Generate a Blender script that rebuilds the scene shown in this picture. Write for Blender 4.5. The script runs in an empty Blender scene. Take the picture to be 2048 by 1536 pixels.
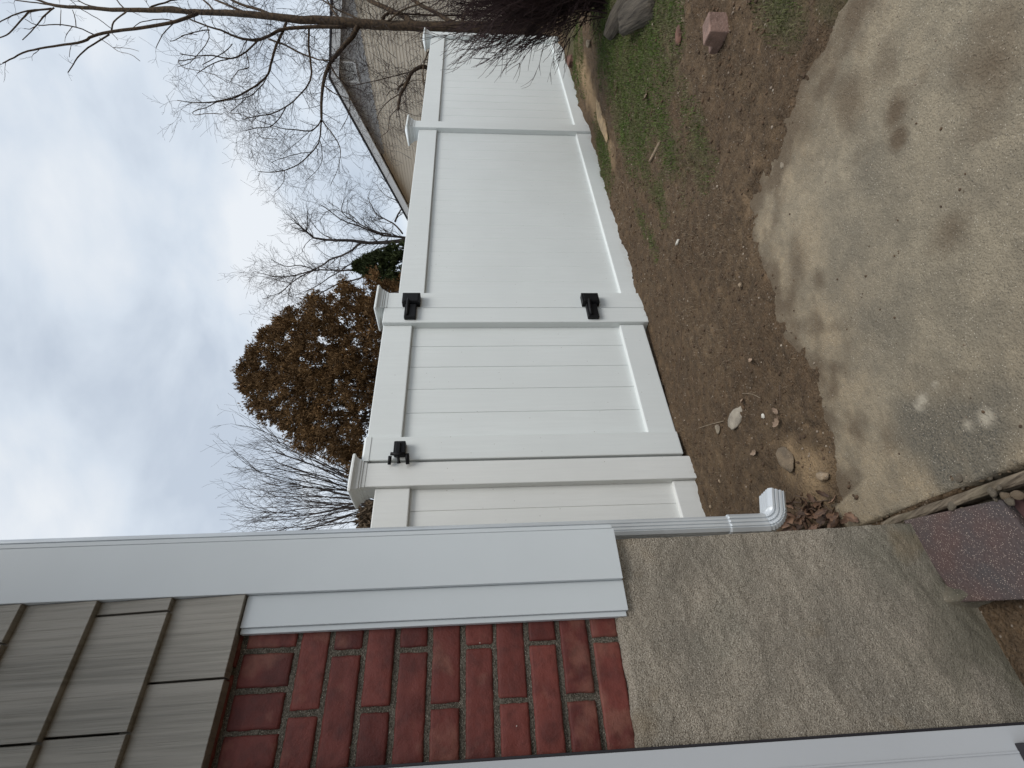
import bpy, bmesh, math, random
import numpy as np
from mathutils import Vector, Matrix, Quaternion

S = bpy.context.scene
COL = S.collection
R = math.radians

# ------------------------------------------------------------------ camera
# world: X runs along the house front, Y goes away from the viewer, Z up, the lens is the origin
YAW, PITCH, ROLL, FPX = R(38.263), R(-4.266), R(-0.707), 1010.0
_f = Vector((math.sin(YAW)*math.cos(PITCH), math.cos(YAW)*math.cos(PITCH), math.sin(PITCH)))
_r = Vector((math.cos(YAW), -math.sin(YAW), 0)); _u = _r.cross(_f)
_c, _s = math.cos(ROLL), math.sin(ROLL)
CR, CU, CF = _c*_r + _s*_u, -_s*_r + _c*_u, _f
cd = bpy.data.cameras.new('camera'); cam = bpy.data.objects.new('camera', cd); COL.objects.link(cam)
cd.sensor_fit = 'HORIZONTAL'; cd.sensor_width = 36.0; cd.lens = FPX/2048*36
cd.clip_start = 0.02; cd.clip_end = 2000
m = Matrix.Identity(4)                       # the phone was held on its side: picture right = down
for i in range(3):
    m[i][0] = -CU[i]; m[i][1] = CR[i]; m[i][2] = -CF[i]
cam.matrix_world = m
S.camera = cam

# ------------------------------------------------------------------ world and sun
SUN_EL, SUN_AZ = R(58), R(176)     # compass angle from +Y, clockwise: behind the viewer
W = bpy.data.worlds.new('World'); S.world = W; W.use_nodes = True
nt = W.node_tree; N = nt.nodes; L = nt.links; N.clear()
out = N.new('ShaderNodeOutputWorld'); bg = N.new('ShaderNodeBackground'); L.new(bg.outputs[0], out.inputs[0])
sky = N.new('ShaderNodeTexSky'); sky.sky_type = 'NISHITA'; sky.sun_disc = False
sky.sun_elevation = SUN_EL; sky.sun_rotation = SUN_AZ
tc = N.new('ShaderNodeTexCoord')
mp = N.new('ShaderNodeMapping'); mp.inputs['Scale'].default_value = (1.0, 1.0, 1.9); mp.inputs['Rotation'].default_value = (0.9, 0.4, 1.7)
L.new(tc.outputs['Generated'], mp.inputs[0])
n1 = N.new('ShaderNodeTexNoise'); n1.inputs['Scale'].default_value = 3.1; n1.inputs['Detail'].default_value = 8
n1.inputs['Roughness'].default_value = .5; n1.inputs['Distortion'].default_value = .35
L.new(mp.outputs[0], n1.inputs['Vector'])
cr = N.new('ShaderNodeValToRGB'); e = cr.color_ramp.elements
e[0].position = .36; e[0].color = (4.9, 5.5, 6.3, 1); e[1].position = .66; e[1].color = (7.5, 7.8, 8.1, 1)
x_ = cr.color_ramp.elements.new(.5); x_.color = (6.1, 6.7, 7.4, 1)
L.new(n1.outputs[0], cr.inputs[0])
mx = N.new('ShaderNodeMixRGB'); mx.inputs[0].default_value = .88
L.new(sky.outputs[0], mx.inputs[1]); L.new(cr.outputs[0], mx.inputs[2]); L.new(mx.outputs[0], bg.inputs[0])
bg.inputs[1].default_value = 0.09
sl = bpy.data.lights.new('sun', 'SUN'); so = bpy.data.objects.new('sun', sl); COL.objects.link(so)
sl.energy = 1.6; sl.angle = R(28); sl.color = (1, .97, .93)
sd = Vector((math.sin(SUN_AZ)*math.cos(SUN_EL), math.cos(SUN_AZ)*math.cos(SUN_EL), math.sin(SUN_EL)))
so.rotation_euler = sd.to_track_quat('Z', 'Y').to_euler()
S.view_settings.view_transform = 'Standard'; S.view_settings.look = 'None'; S.view_settings.gamma = 1
S.view_settings.exposure = 0.45

# ------------------------------------------------------------------ measuring helpers
def ray(x, y): return CR*((768-y)/FPX) + CU*((1024-x)/FPX) + CF
def atY(x, y, Y): d = ray(x, y); return d*(Y/d.y)
def atZ(x, y, Z): return ray(x, y)*Z                     # Z = distance along the lens axis
def gz(X, Y): return -1.10 - .11*(Y-1.2) - .008*X + .012*max(0, X-5)
def atG(x, y):
    d = ray(x, y); t = -(1.10-.132)/(d.z+.11*d.y+.008*d.x); p = d*t
    return Vector((p.x, p.y, gz(p.x, p.y)))

# ------------------------------------------------------------------ numpy noise
def _h(i, j, s):
    n = (i.astype(np.int64)*374761393 + j.astype(np.int64)*668265263 + s*974634777) & 0x7fffffff
    n = ((n ^ (n >> 13))*1274126177) & 0x7fffffff
    return ((n ^ (n >> 16)) & 0xffff)/65535.0
def vn(x, y, s=0):
    xi = np.floor(x); yi = np.floor(y); a = x-xi; b = y-yi
    a = a*a*(3-2*a); b = b*b*(3-2*b); xi = xi.astype(np.int64); yi = yi.astype(np.int64)
    return (_h(xi, yi, s)*(1-a)+_h(xi+1, yi, s)*a)*(1-b)+(_h(xi, yi+1, s)*(1-a)+_h(xi+1, yi+1, s)*a)*b
def fbm(x, y, o=4, s=0, g=.5):
    t = 0; a = 1; w = 0
    for k in range(o): t = t+a*vn(x*2**k+17.3*k, y*2**k+5.1*k, s+k); w += a; a *= g
    return t/w*2-1
def sst(x, a, b):
    t = np.clip((x-a)/(b-a), 0, 1); return t*t*(3-2*t)

# ------------------------------------------------------------------ materials
def mat(name, col, rough=.6, var=0, vscale=5, bump=0, bscale=60, col2=None, spec=None, coord='Object', stretch=(1,1,1), detail=6, metallic=0, objvar=0):
    m = bpy.data.materials.new(name); m.use_nodes = True; t = m.node_tree; n = t.nodes; b = n['Principled BSDF']
    b.inputs['Roughness'].default_value = rough; b.inputs['Metallic'].default_value = metallic
    if spec is not None: b.inputs['Specular IOR Level'].default_value = spec
    tcn = n.new('ShaderNodeTexCoord'); mp = n.new('ShaderNodeMapping'); mp.inputs['Scale'].default_value = stretch
    t.links.new(tcn.outputs[coord], mp.inputs[0])
    c = (*col, 1); c2 = (*col2, 1) if col2 else tuple(v*(1-var) for v in col)+(1,)
    ns = n.new('ShaderNodeTexNoise'); ns.inputs['Scale'].default_value = vscale; ns.inputs['Detail'].default_value = detail
    t.links.new(mp.outputs[0], ns.inputs['Vector'])
    r = n.new('ShaderNodeValToRGB'); r.color_ramp.elements[0].position = .36; r.color_ramp.elements[1].position = .64
    r.color_ramp.elements[0].color = c2; r.color_ramp.elements[1].color = c
    t.links.new(ns.outputs[0], r.inputs[0]); last = r.outputs[0]
    if objvar:
        oi = n.new('ShaderNodeObjectInfo'); hs = n.new('ShaderNodeHueSaturation'); mr = n.new('ShaderNodeMapRange')
        mr.inputs['To Min'].default_value = 1-objvar; mr.inputs['To Max'].default_value = 1+objvar
        t.links.new(oi.outputs['Random'], mr.inputs[0]); t.links.new(mr.outputs[0], hs.inputs['Value'])
        t.links.new(last, hs.inputs['Color']); last = hs.outputs[0]
    t.links.new(last, b.inputs['Base Color'])
    if bump:
        nb = n.new('ShaderNodeTexNoise'); nb.inputs['Scale'].default_value = bscale; nb.inputs['Detail'].default_value = 5
        t.links.new(mp.outputs[0], nb.inputs['Vector'])
        bp = n.new('ShaderNodeBump'); bp.inputs['Strength'].default_value = 1; bp.inputs['Distance'].default_value = bump
        t.links.new(nb.outputs[0], bp.inputs['Height']); t.links.new(bp.outputs[0], b.inputs['Normal'])
    return m
def nmix(t, fac, a, b, mode='MIX'):
    x = t.nodes.new('ShaderNodeMixRGB'); x.blend_type = mode
    for i, v in ((0, fac), (1, a), (2, b)):
        if isinstance(v, (int, float)): x.inputs[i].default_value = v if i == 0 else (v, v, v, 1)
        elif isinstance(v, tuple): x.inputs[i].default_value = (*v, 1)
        else: t.links.new(v, x.inputs[i])
    return x.outputs[0]
def nnoise(t, vec, scale, detail=5, lo=.4, hi=.6, rough=.5):
    n = t.nodes.new('ShaderNodeTexNoise'); n.inputs['Scale'].default_value = scale; n.inputs['Detail'].default_value = detail
    n.inputs['Roughness'].default_value = rough
    t.links.new(vec, n.inputs['Vector']); r = t.nodes.new('ShaderNodeMapRange')
    r.inputs['From Min'].default_value = lo; r.inputs['From Max'].default_value = hi
    t.links.new(n.outputs[0], r.inputs[0]); return r.outputs[0]
def nattr(t, name):
    a = t.nodes.new('ShaderNodeAttribute'); a.attribute_name = name; return a.outputs['Color']
def nspeck(t, vec, scale, size, dens):
    """round aggregate specks: 1 inside a speck"""
    v = t.nodes.new('ShaderNodeTexVoronoi'); v.inputs['Scale'].default_value = scale; t.links.new(vec, v.inputs['Vector'])
    r = t.nodes.new('ShaderNodeMapRange'); r.inputs['From Min'].default_value = size; r.inputs['From Max'].default_value = size*.6
    t.links.new(v.outputs['Distance'], r.inputs[0])
    sp = t.nodes.new('ShaderNodeSeparateColor'); t.links.new(v.outputs['Color'], sp.inputs[0])
    g = t.nodes.new('ShaderNodeMath'); g.operation = 'LESS_THAN'; g.inputs[1].default_value = dens; t.links.new(sp.outputs[0], g.inputs[0])
    mm = t.nodes.new('ShaderNodeMath'); mm.operation = 'MULTIPLY'; t.links.new(r.outputs[0], mm.inputs[0]); t.links.new(g.outputs[0], mm.inputs[1])
    return mm.outputs[0]
def base(name, rough=.9, spec=.3):
    m = bpy.data.materials.new(name); m.use_nodes = True; t = m.node_tree; b = t.nodes['Principled BSDF']
    b.inputs['Roughness'].default_value = rough; b.inputs['Specular IOR Level'].default_value = spec
    tc = t.nodes.new('ShaderNodeTexCoord'); return m, t, b, tc.outputs['Object']
def nbump(t, b, items):
    """items: list of (socket, distance)"""
    prev = None
    for s_, d in items:
        bp = t.nodes.new('ShaderNodeBump'); bp.inputs['Distance'].default_value = d
        t.links.new(s_, bp.inputs['Height'])
        if prev: t.links.new(prev, bp.inputs['Normal'])
        prev = bp.outputs[0]
    t.links.new(prev, b.inputs['Normal'])

M = {}
def vinyl(name, col, dirt=.10):
    m, t, b, o = base(name, .38, .45)
    st = t.nodes.new('ShaderNodeMapping'); st.inputs['Scale'].default_value = (22, 22, 1.2); t.links.new(o, st.inputs[0])
    a = nnoise(t, st.outputs[0], 3, 5, .35, .7); c = nnoise(t, o, 1.6, 4, .35, .75)
    x = nmix(t, a, col, tuple(v*(1-dirt*.45) for v in col)); x = nmix(t, c, x, tuple(v*(1-dirt*.7) for v in col))
    sp = nspeck(t, o, 55, .16, .035); x = nmix(t, sp, x, (.33, .31, .28))
    # soil splashed on the lowest hand's breadth
    sx = t.nodes.new('ShaderNodeSeparateXYZ'); t.links.new(o, sx.inputs[0])
    mr = t.nodes.new('ShaderNodeMapRange'); mr.inputs['From Min'].default_value = -1.20; mr.inputs['From Max'].default_value = -1.31
    t.links.new(sx.outputs[2], mr.inputs[0]); nz = nnoise(t, o, 26, 6, .42, .62, .7)
    mm = t.nodes.new('ShaderNodeMath'); mm.operation = 'MULTIPLY'; t.links.new(mr.outputs[0], mm.inputs[0]); t.links.new(nz, mm.inputs[1])
    m2 = t.nodes.new('ShaderNodeMath'); m2.operation = 'MULTIPLY'; m2.inputs[1].default_value = .55; t.links.new(mm.outputs[0], m2.inputs[0])
    x = nmix(t, m2.outputs[0], x, (.30, .24, .18))
    t.links.new(x, b.inputs['Base Color']); nbump(t, b, [(a, .0004), (nnoise(t, o, 3, 2, .2, .8), .0012)])
    return m
M['vinyl'] = vinyl('white_vinyl', (.70, .73, .715))
M['vinyl_old'] = vinyl('yellowed_vinyl', (.715, .725, .70), .13)
M['trim'] = mat('white_trim', (.60, .635, .645), .4, .05, 3, .0003, 40)
M['casing'] = mat('grey_white_casing', (.50, .515, .53), .35, .05, 3)
M['iron'] = mat('black_hardware', (.008, .008, .009), .5, .2, 20, .0003, 200, spec=.2)
M['alu'] = mat('painted_aluminium', (.62, .65, .67), .3, .12, 6, .0003, 30, metallic=.25)
M['bark'] = mat('grey_brown_bark', (.10, .068, .042), .95, 0, 22, .004, 60, col2=(.04, .03, .022), spec=.2)
M['twig'] = mat('dark_twig', (.06, .045, .04), .9, .4, 8, spec=.2)
M['far_bark'] = mat('far_bark', (.075, .063, .058), .95, .35, 3, spec=.1)
M['shrub'] = mat('reddish_twig', (.042, .024, .023), .85, .4, 8, spec=.25)

# ------------------------------------------------------------------ object helpers
def tag(o, label=None, cat=None, group=None, kind=None):
    if label: o['label'] = label
    if cat: o['category'] = cat
    if group: o['group'] = group
    if kind: o['kind'] = kind
    return o
def thing(name, label, cat, loc=(0,0,0), group=None):
    o = bpy.data.objects.new(name, None); COL.objects.link(o); o.location = loc; o.empty_display_size = .1
    return tag(o, label, cat, group)
def mesh(name, verts, faces, m, parent=None, smooth=False, bevel=0, seg=2):
    me = bpy.data.meshes.new(name); me.from_pydata([tuple(v) for v in verts], [], faces); me.update()
    o = bpy.data.objects.new(name, me); COL.objects.link(o); me.materials.append(m)
    if smooth: me.polygons.foreach_set('use_smooth', [True]*len(me.polygons))
    if parent is not None:
        o.parent = parent
        l = parent.location
        if parent.parent is not None: l = l + parent.parent.location
        if any(abs(c) > 0 for c in l): o.location = (-l[0], -l[1], -l[2])
    if bevel:
        b = o.modifiers.new('bevel', 'BEVEL'); b.width = bevel; b.segments = seg; b.limit_method = 'ANGLE'; b.angle_limit = R(35)
    return o
class MB:
    def __init__(s): s.v = []; s.f = []
    def box(s, x0, x1, y0, y1, z0, z1, M_=None):
        n = len(s.v); p = [(x, y, z) for z in (z0, z1) for y in (y0, y1) for x in (x0, x1)]
        if M_ is not None: p = [tuple(M_ @ Vector(q)) for q in p]
        s.v += p; s.f += [tuple(n+i for i in q) for q in ((0,2,3,1),(4,5,7,6),(0,1,5,4),(2,6,7,3),(0,4,6,2),(1,3,7,5))]; return s
    def loops(s, rings, close=True, cap=True):
        n = len(s.v); k = len(rings[0])
        for r in rings: s.v += [tuple(p) for p in r]
        for i in range(len(rings)-1):
            for j in range(k if close else k-1):
                a = n+i*k+j; b = n+i*k+(j+1) % k; s.f.append((a, b, b+k, a+k))
        if cap and close: s.f.append(tuple(n+j for j in range(k))[::-1]); s.f.append(tuple(n+(len(rings)-1)*k+j for j in range(k)))
        return s
    def tube(s, pts, rad, k=5):
        pts = [Vector(p) for p in pts]; rings = []
        up = Vector((.31, .2, .93))
        for i, p in enumerate(pts):
            d = (pts[min(i+1, len(pts)-1)]-pts[max(i-1, 0)])
            if d.length < 1e-9: d = Vector((0, 0, 1))
            d.normalize(); a = d.cross(up)
            if a.length < .05: a = d.cross(Vector((1, 0, 0)))
            a.normalize(); b = d.cross(a); r = rad[i] if hasattr(rad, '__len__') else rad
            rings.append([p+(a*math.cos(2*math.pi*j/k)+b*math.sin(2*math.pi*j/k))*r for j in range(k)])
        return s.loops(rings)
    def build(s, name, m, parent=None, **kw): return mesh(name, s.v, s.f, m, parent, **kw)
def box(name, m, parent, x0, x1, y0, y1, z0, z1, bevel=.0015): return MB().box(x0, x1, y0, y1, z0, z1).build(name, m, parent, bevel=bevel)
def copy_tree(o, parent=None):
    c = o.copy(); COL.objects.link(c); c.parent = parent
    for ch in list(o.children): copy_tree(ch, c)
    return c
def rotz(x, y, a, z=0): return Matrix.Translation((x, y, z)) @ Matrix.Rotation(a, 4, 'Z')

# ================================================================== GROUND
def spaced(stops):
    o = []
    for (a, b, st0, st1) in stops:
        x = a
        while x < b:
            o.append(x); t = (x-a)/(b-a); x += st0*(1-t)+st1*t
    o.append(stops[-1][1]); return np.array(o)
EDGE = [atG(*q) for q in [(1765,1052),(1745,1040),(1700,1000),(1665,940),(1655,900),(1640,800),(1625,740),(1592,690),(1555,640),(1545,560),(1510,500),(1500,400),(1530,330),(1580,220),(1640,100),(1690,0)]]
EDGE = [(p.x, p.y) for p in EDGE]
EDGE += [(1.62, .1), (1.75, -1.5), (2.2, -6)]
POLY = np.array(EDGE + [(-3, -6), (-3, -2), (.21, -.3), (.43, .81)])      # driveway outline on the ground
def sdist(X, Y, P):
    d = np.full(X.shape, 1e9); ins = np.zeros(X.shape, bool); n = len(P)
    for i in range(n):
        ax, ay = P[i]; bx, by = P[(i+1) % n]; vx, vy = bx-ax, by-ay
        t = np.clip(((X-ax)*vx+(Y-ay)*vy)/(vx*vx+vy*vy), 0, 1)
        d = np.minimum(d, np.hypot(X-ax-t*vx, Y-ay-t*vy))
        c = ((ay > Y) != (by > Y)); ins ^= c & (X < (bx-ax)*(Y-ay)/((by-ay) if by != ay else 1e-9)+ax)
    return np.where(ins, -d, d)
def gzn(X, Y): return -1.10-.11*(Y-1.2)-.008*X+.012*np.maximum(0, X-5)
def dirt_h(X, Y):
    sd = sdist(X, Y, POLY)
    far = sst(np.hypot(X, Y), 12, 25)
    Yc = np.minimum(Y, 6+0*Y)
    h = gzn(np.minimum(X, 12), np.clip(Yc, -3, 6))
    rough = .35+.65*sst(X, 1.6, 3.2)
    h = h+fbm(X*1.7, Y*1.7, 3, 3)*.018*rough+fbm(X*9, Y*9, 4, 11)*.015*rough+fbm(X*34, Y*34, 3, 23, .6)*.0062+fbm(X*95, Y*95, 2, 29)*.0016
    h += np.clip(fbm(X*14, Y*14, 3, 51)-.28, 0, 1)*.045*rough
    h += np.where(sd > 0, np.minimum(sd*.30, .010), np.maximum(sd*.16, -.06))+fbm(X*6, Y*6, 5, 71, .6)*.010
    # soil heaped along the bottom of the fence, and the hollow by the downspout
    h += .035*np.exp(-((Y-2.58)/.10)**2)*(.5+fbm(X*3.1, Y*2, 3, 91))*sst(X, .8, 1.2)
    h -= .035*np.exp(-(((X-.50)/.13)**2+((Y-1.42)/.16)**2))
    h = np.where(X < .43, np.minimum(h, -1.135-.10*np.clip(Y-1.2, 0, 9)), h)
    h = np.where((Y < 1.18) & (X < .45), np.minimum(h, -1.24-.25*sst(-X, -.30, -.22)), h)
    h = np.where((X < .50) & (Y < 1.28) & (sd > 0), -1.135+fbm(X*40, Y*40, 2, 5)*.006, h)
    return h
def grid(name, xs, ys, hf, m, attrs=None):
    X, Y = np.meshgrid(xs, ys); Z = hf(X, Y); nx, ny = len(xs), len(ys)
    co = np.stack([X, Y, Z], -1).reshape(-1, 3); i = np.arange(nx*ny).reshape(ny, nx)
    f = np.stack([i[:-1, :-1], i[:-1, 1:], i[1:, 1:], i[1:, :-1]], -1).reshape(-1, 4)
    me = bpy.data.meshes.new(name); me.vertices.add(len(co)); me.vertices.foreach_set('co', co.ravel())
    me.loops.add(f.size); me.loops.foreach_set('vertex_index', f.ravel().astype(np.int32))
    me.polygons.add(len(f)); me.polygons.foreach_set('loop_start', np.arange(0, f.size, 4, dtype=np.int32))
    me.polygons.foreach_set('use_smooth', [True]*len(f)); me.update(); me.validate()
    for k, fn in (attrs or {}).items():
        a = me.attributes.new(k, 'FLOAT', 'POINT'); a.data.foreach_set('value', np.clip(fn(X, Y), 0, 1).ravel().astype(np.float32))
    o = bpy.data.objects.new(name, me); COL.objects.link(o); me.materials.append(m); return o

GR = [(atG(x, y), r, w) for x, y, r, w in [(1225,60,.62,1),(1250,130,.50,1),(1275,190,.45,1),(1262,250,.38,1),(1300,60,.32,.95),(1330,25,.25,.8),(1290,130,.3,.9),(1210,300,.28,.9),
      (1215,345,.2,.6),(1330,140,.22,.6),(1320,240,.24,.75),(1345,300,.26,.6),(1290,330,.22,.7),(1320,390,.16,.7),(1285,440,.15,.5),(1305,480,.12,.55),(1262,560,.10,.6),(1275,590,.08,.6),(1380,230,.2,.5),(1410,300,.14,.5),(1400,340,.12,.45),(1700,-10,.05,.6),(1660,20,.05,.5),(1150,90,.6,.7),(1560,20,.12,.8)]]
def grass_w(X, Y):
    w = np.zeros(X.shape)
    for p, r, a in GR: w = np.maximum(w, a*np.exp(-(((X-p.x)/(r*1.5))**2+((Y-p.y)/(r*.62))**2)))
    n = fbm(X*5, Y*5, 4, 41)
    return np.clip(w*1.35+n*.5-.10, 0, 1)*(w > .12)
def sand_w(X, Y):
    w = np.zeros(X.shape)
    for (x, y, rx, ry, a) in [(1200,235,.8,.11,1.1),(1172,150,1.0,.16,1.0),(1625,950,.10,.10,1),(1590,930,.09,.09,.7),(1350,890,.08,.10,.7),(1175,195,.4,.07,.6)]:
        p = atG(x, y); w = np.maximum(w, a*np.exp(-(((X-p.x)/rx)**2+((Y-p.y)/ry)**2)))
    return np.clip(w*1.6+fbm(X*8, Y*8, 3, 61)*.5-.25, 0, 1)

m, t, b, o = base('brown_dirt', .95, .2)
a1 = nnoise(t, o, 2.2, 5, .38, .62); a2 = nnoise(t, o, 17, 7, .36, .66, .65); a3 = nnoise(t, o, 120, 4, .3, .7)
c = nmix(t, a1, (.104, .063, .033), (.155, .102, .057)); c = nmix(t, a2, c, (.046, .028, .015)); 
c = nmix(t, nattr(t, 'sand'), c, (.36, .25, .14)); c = nmix(t, nattr(t, 'grass'), c, (.050, .058, .020))
c = nmix(t, nmix(t, .5, a3, 0.0), c, (.19, .14, .095)); c = nmix(t, nspeck(t, o, 75, .24, .16), c, (.30, .25, .20))
c = nmix(t, nspeck(t, o, 160, .26, .2), c, (.035, .026, .02))
t.links.new(c, b.inputs['Base Color']); nbump(t, b, [(a2, .012), (a3, .0035)])
M['dirt'] = m
xs = spaced([(-40, -2, 4, .5), (-2, .35, .4, .02), (.35, 2.2, .011, .013), (2.2, 4.6, .014, .03), (4.6, 10, .03, .09), (10, 30, .15, 1.2), (30, 260, 2, 20)])
ys = spaced([(-40, -1, 4, .3), (-1, .35, .25, .016), (.35, 2.75, .0105, .0105), (2.75, 6, .03, .25), (6, 30, .3, 1.5), (30, 300, 2, 20)])
tag(grid('ground', xs, ys, dirt_h, M['dirt'], {'sand': sand_w, 'grass': grass_w}), kind='structure')

# driveway: worn concrete, soil washed over its edge
def drive_h(X, Y):
    return gzn(X, Y)+fbm(X*3, Y*3, 3, 2)*.004+fbm(X*30, Y*30, 3, 7)*.0012+fbm(X*80, Y*80, 2, 9)*.0009
def d_sand(X, Y):
    sd = -sdist(X, Y, POLY); sd = np.where(X < .52, sd+.1, sd); n = fbm(X*4, Y*4, 5, 15)
    return np.clip(1-sd/.30+n*.9, 0, 1)*.95*(sst(Y-.0*X, .2, .9)*.6+.4)
def d_mud(X, Y):
    sd = -sdist(X, Y, POLY); sd = np.where(X < .62, 9, sd); n = fbm(X*11, Y*11, 5, 43)
    return np.clip((1-sd/.17)*.95+n*1.7, 0, 1)*sst(-sd, -.36, -.10)*.9
def blob(pts):
    def f(X, Y):
        w = np.zeros(X.shape)
        for (x, y, r, a) in pts: p = atG(x, y); w = np.maximum(w, a*np.exp(-((np.hypot(X-p.x, Y-p.y)/r)**2)))
        return np.clip(w*1.6+fbm(X*9, Y*9, 5, 33)*.8*(w > .03)-.18, 0, 1)
    return f
m, t, b, o = base('worn_concrete', .9, .25)
a1 = nnoise(t, o, 3.5, 6, .35, .65, .6); a2 = nnoise(t, o, 45, 6, .3, .7, .6); a3 = nnoise(t, o, 230, 3, .3, .7)
c = nmix(t, a1, (.36, .30, .212), (.275, .235, .168)); c = nmix(t, nattr(t, 'sand'), c, (.35, .265, .165))
c = nmix(t, nattr(t, 'mud'), c, (.085, .060, .038)); c = nmix(t, nattr(t, 'stain'), c, (.045, .047, .046))
c = nmix(t, nmix(t, .62, a2, 0.0), c, (.13, .11, .08)); c = nmix(t, nmix(t, .45, nnoise(t, o, 420, 3, .42, .6), 0.0), c, (.13, .108, .075)); c = nmix(t, nmix(t, .6, a3, 0.0), c, (.40, .345, .255)); c = nmix(t, nmix(t, .5, nnoise(t, o, 9, 6, .42, .62, .65), 0.0), c, (.15, .13, .098))
c = nmix(t, nspeck(t, o, 210, .24, .22), c, (.52, .47, .39)); c = nmix(t, nspeck(t, o, 260, .25, .4), c, (.06, .055, .05))
c = nmix(t, nattr(t, 'patch'), c, (.36, .32, .25)); c = nmix(t, nmix(t, .3, nattr(t, 'mud'), 0.0), c, (.11, .076, .047))
t.links.new(c, b.inputs['Base Color']); nbump(t, b, [(a2, .0028), (a3, .0013)])
M['drive'] = m
stain = blob([(1850,850,.11,1.1),(1920,850,.09,1.1),(1890,920,.07,1),(1970,870,.07,.9),(1960,930,.05,.8),(1800,880,.05,.6),(1990,780,.06,.5),(1700,470,.12,.45),(1760,680,.12,.35),(1840,760,.10,.55),(1760,380,.12,.35),(1650,560,.1,.3),(1900,640,.08,.3)])
mud = blob([(1798,278,.03,1.15),(1790,225,.035,.8),(1640,560,.04,.6),(1600,260,.10,.5),(1690,200,.12,.4),(1900,450,.05,.35),(1960,120,.10,.4),(1720,60,.12,.35)])
patchf = blob([(1845,800,.020,1.1),(1838,812,.016,1.1),(1870,770,.010,.9),(1972,835,.014,1),(1935,850,.012,.8)])
xd = spaced([(-3, .3, .5, .02), (.3, 2.3, .0105, .012), (2.3, 3, .1, .2)]); yd = spaced([(-6, -.6, 1, .06), (-.6, .3, .04, .015), (.3, 1.5, .0105, .0105)])
dr = grid('driveway', xd, yd, drive_h, M['drive'], {'sand': d_sand, 'stain': stain, 'mud': lambda X, Y: np.maximum(mud(X, Y), d_mud(X, Y)), 'patch': patchf})
tag(dr, kind='structure')
# trim the slab to its outline (plus a margin the soil covers) and give it a thickness
bm = bmesh.new(); bm.from_mesh(dr.data)
X = np.array([v.co.x for v in bm.verts]); Y = np.array([v.co.y for v in bm.verts]); sd = sdist(X, Y, POLY)
le = (X-.43)*(1.302-.81)-(Y-.81)*(.522-.43)                     # side towards the timber strip
keep = (sd < .10) & (le > -.0035)
bm.verts.ensure_lookup_table(); bmesh.ops.delete(bm, geom=[bm.verts[i] for i in np.nonzero(~keep)[0]], context='VERTS')
bm.verts.ensure_lookup_table()
eb = [e_ for e_ in bm.edges if e_.is_boundary]
for v in {v for e_ in eb for v in e_.verts}:                    # straighten the cut beside the timber
    l_ = ((v.co.x-.43)*(1.302-.81)-(v.co.y-.81)*(.522-.43))/math.hypot(.492, .092)
    if l_ < .014: v.co.x -= l_-.0+.0
ex = bmesh.ops.extrude_edge_only(bm, edges=eb)
for v in [g for g in ex['geom'] if isinstance(g, bmesh.types.BMVert)]: v.co.z -= .05; v.co.x -= .004
bm.to_mesh(dr.data); bm.free()

# ================================================================== HOUSE
house = thing('brick_house', 'corner of the house with red brick, taupe shake siding and a rough cement base', 'house', (0, 1.174, -1.1))
WY = 1.174
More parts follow.
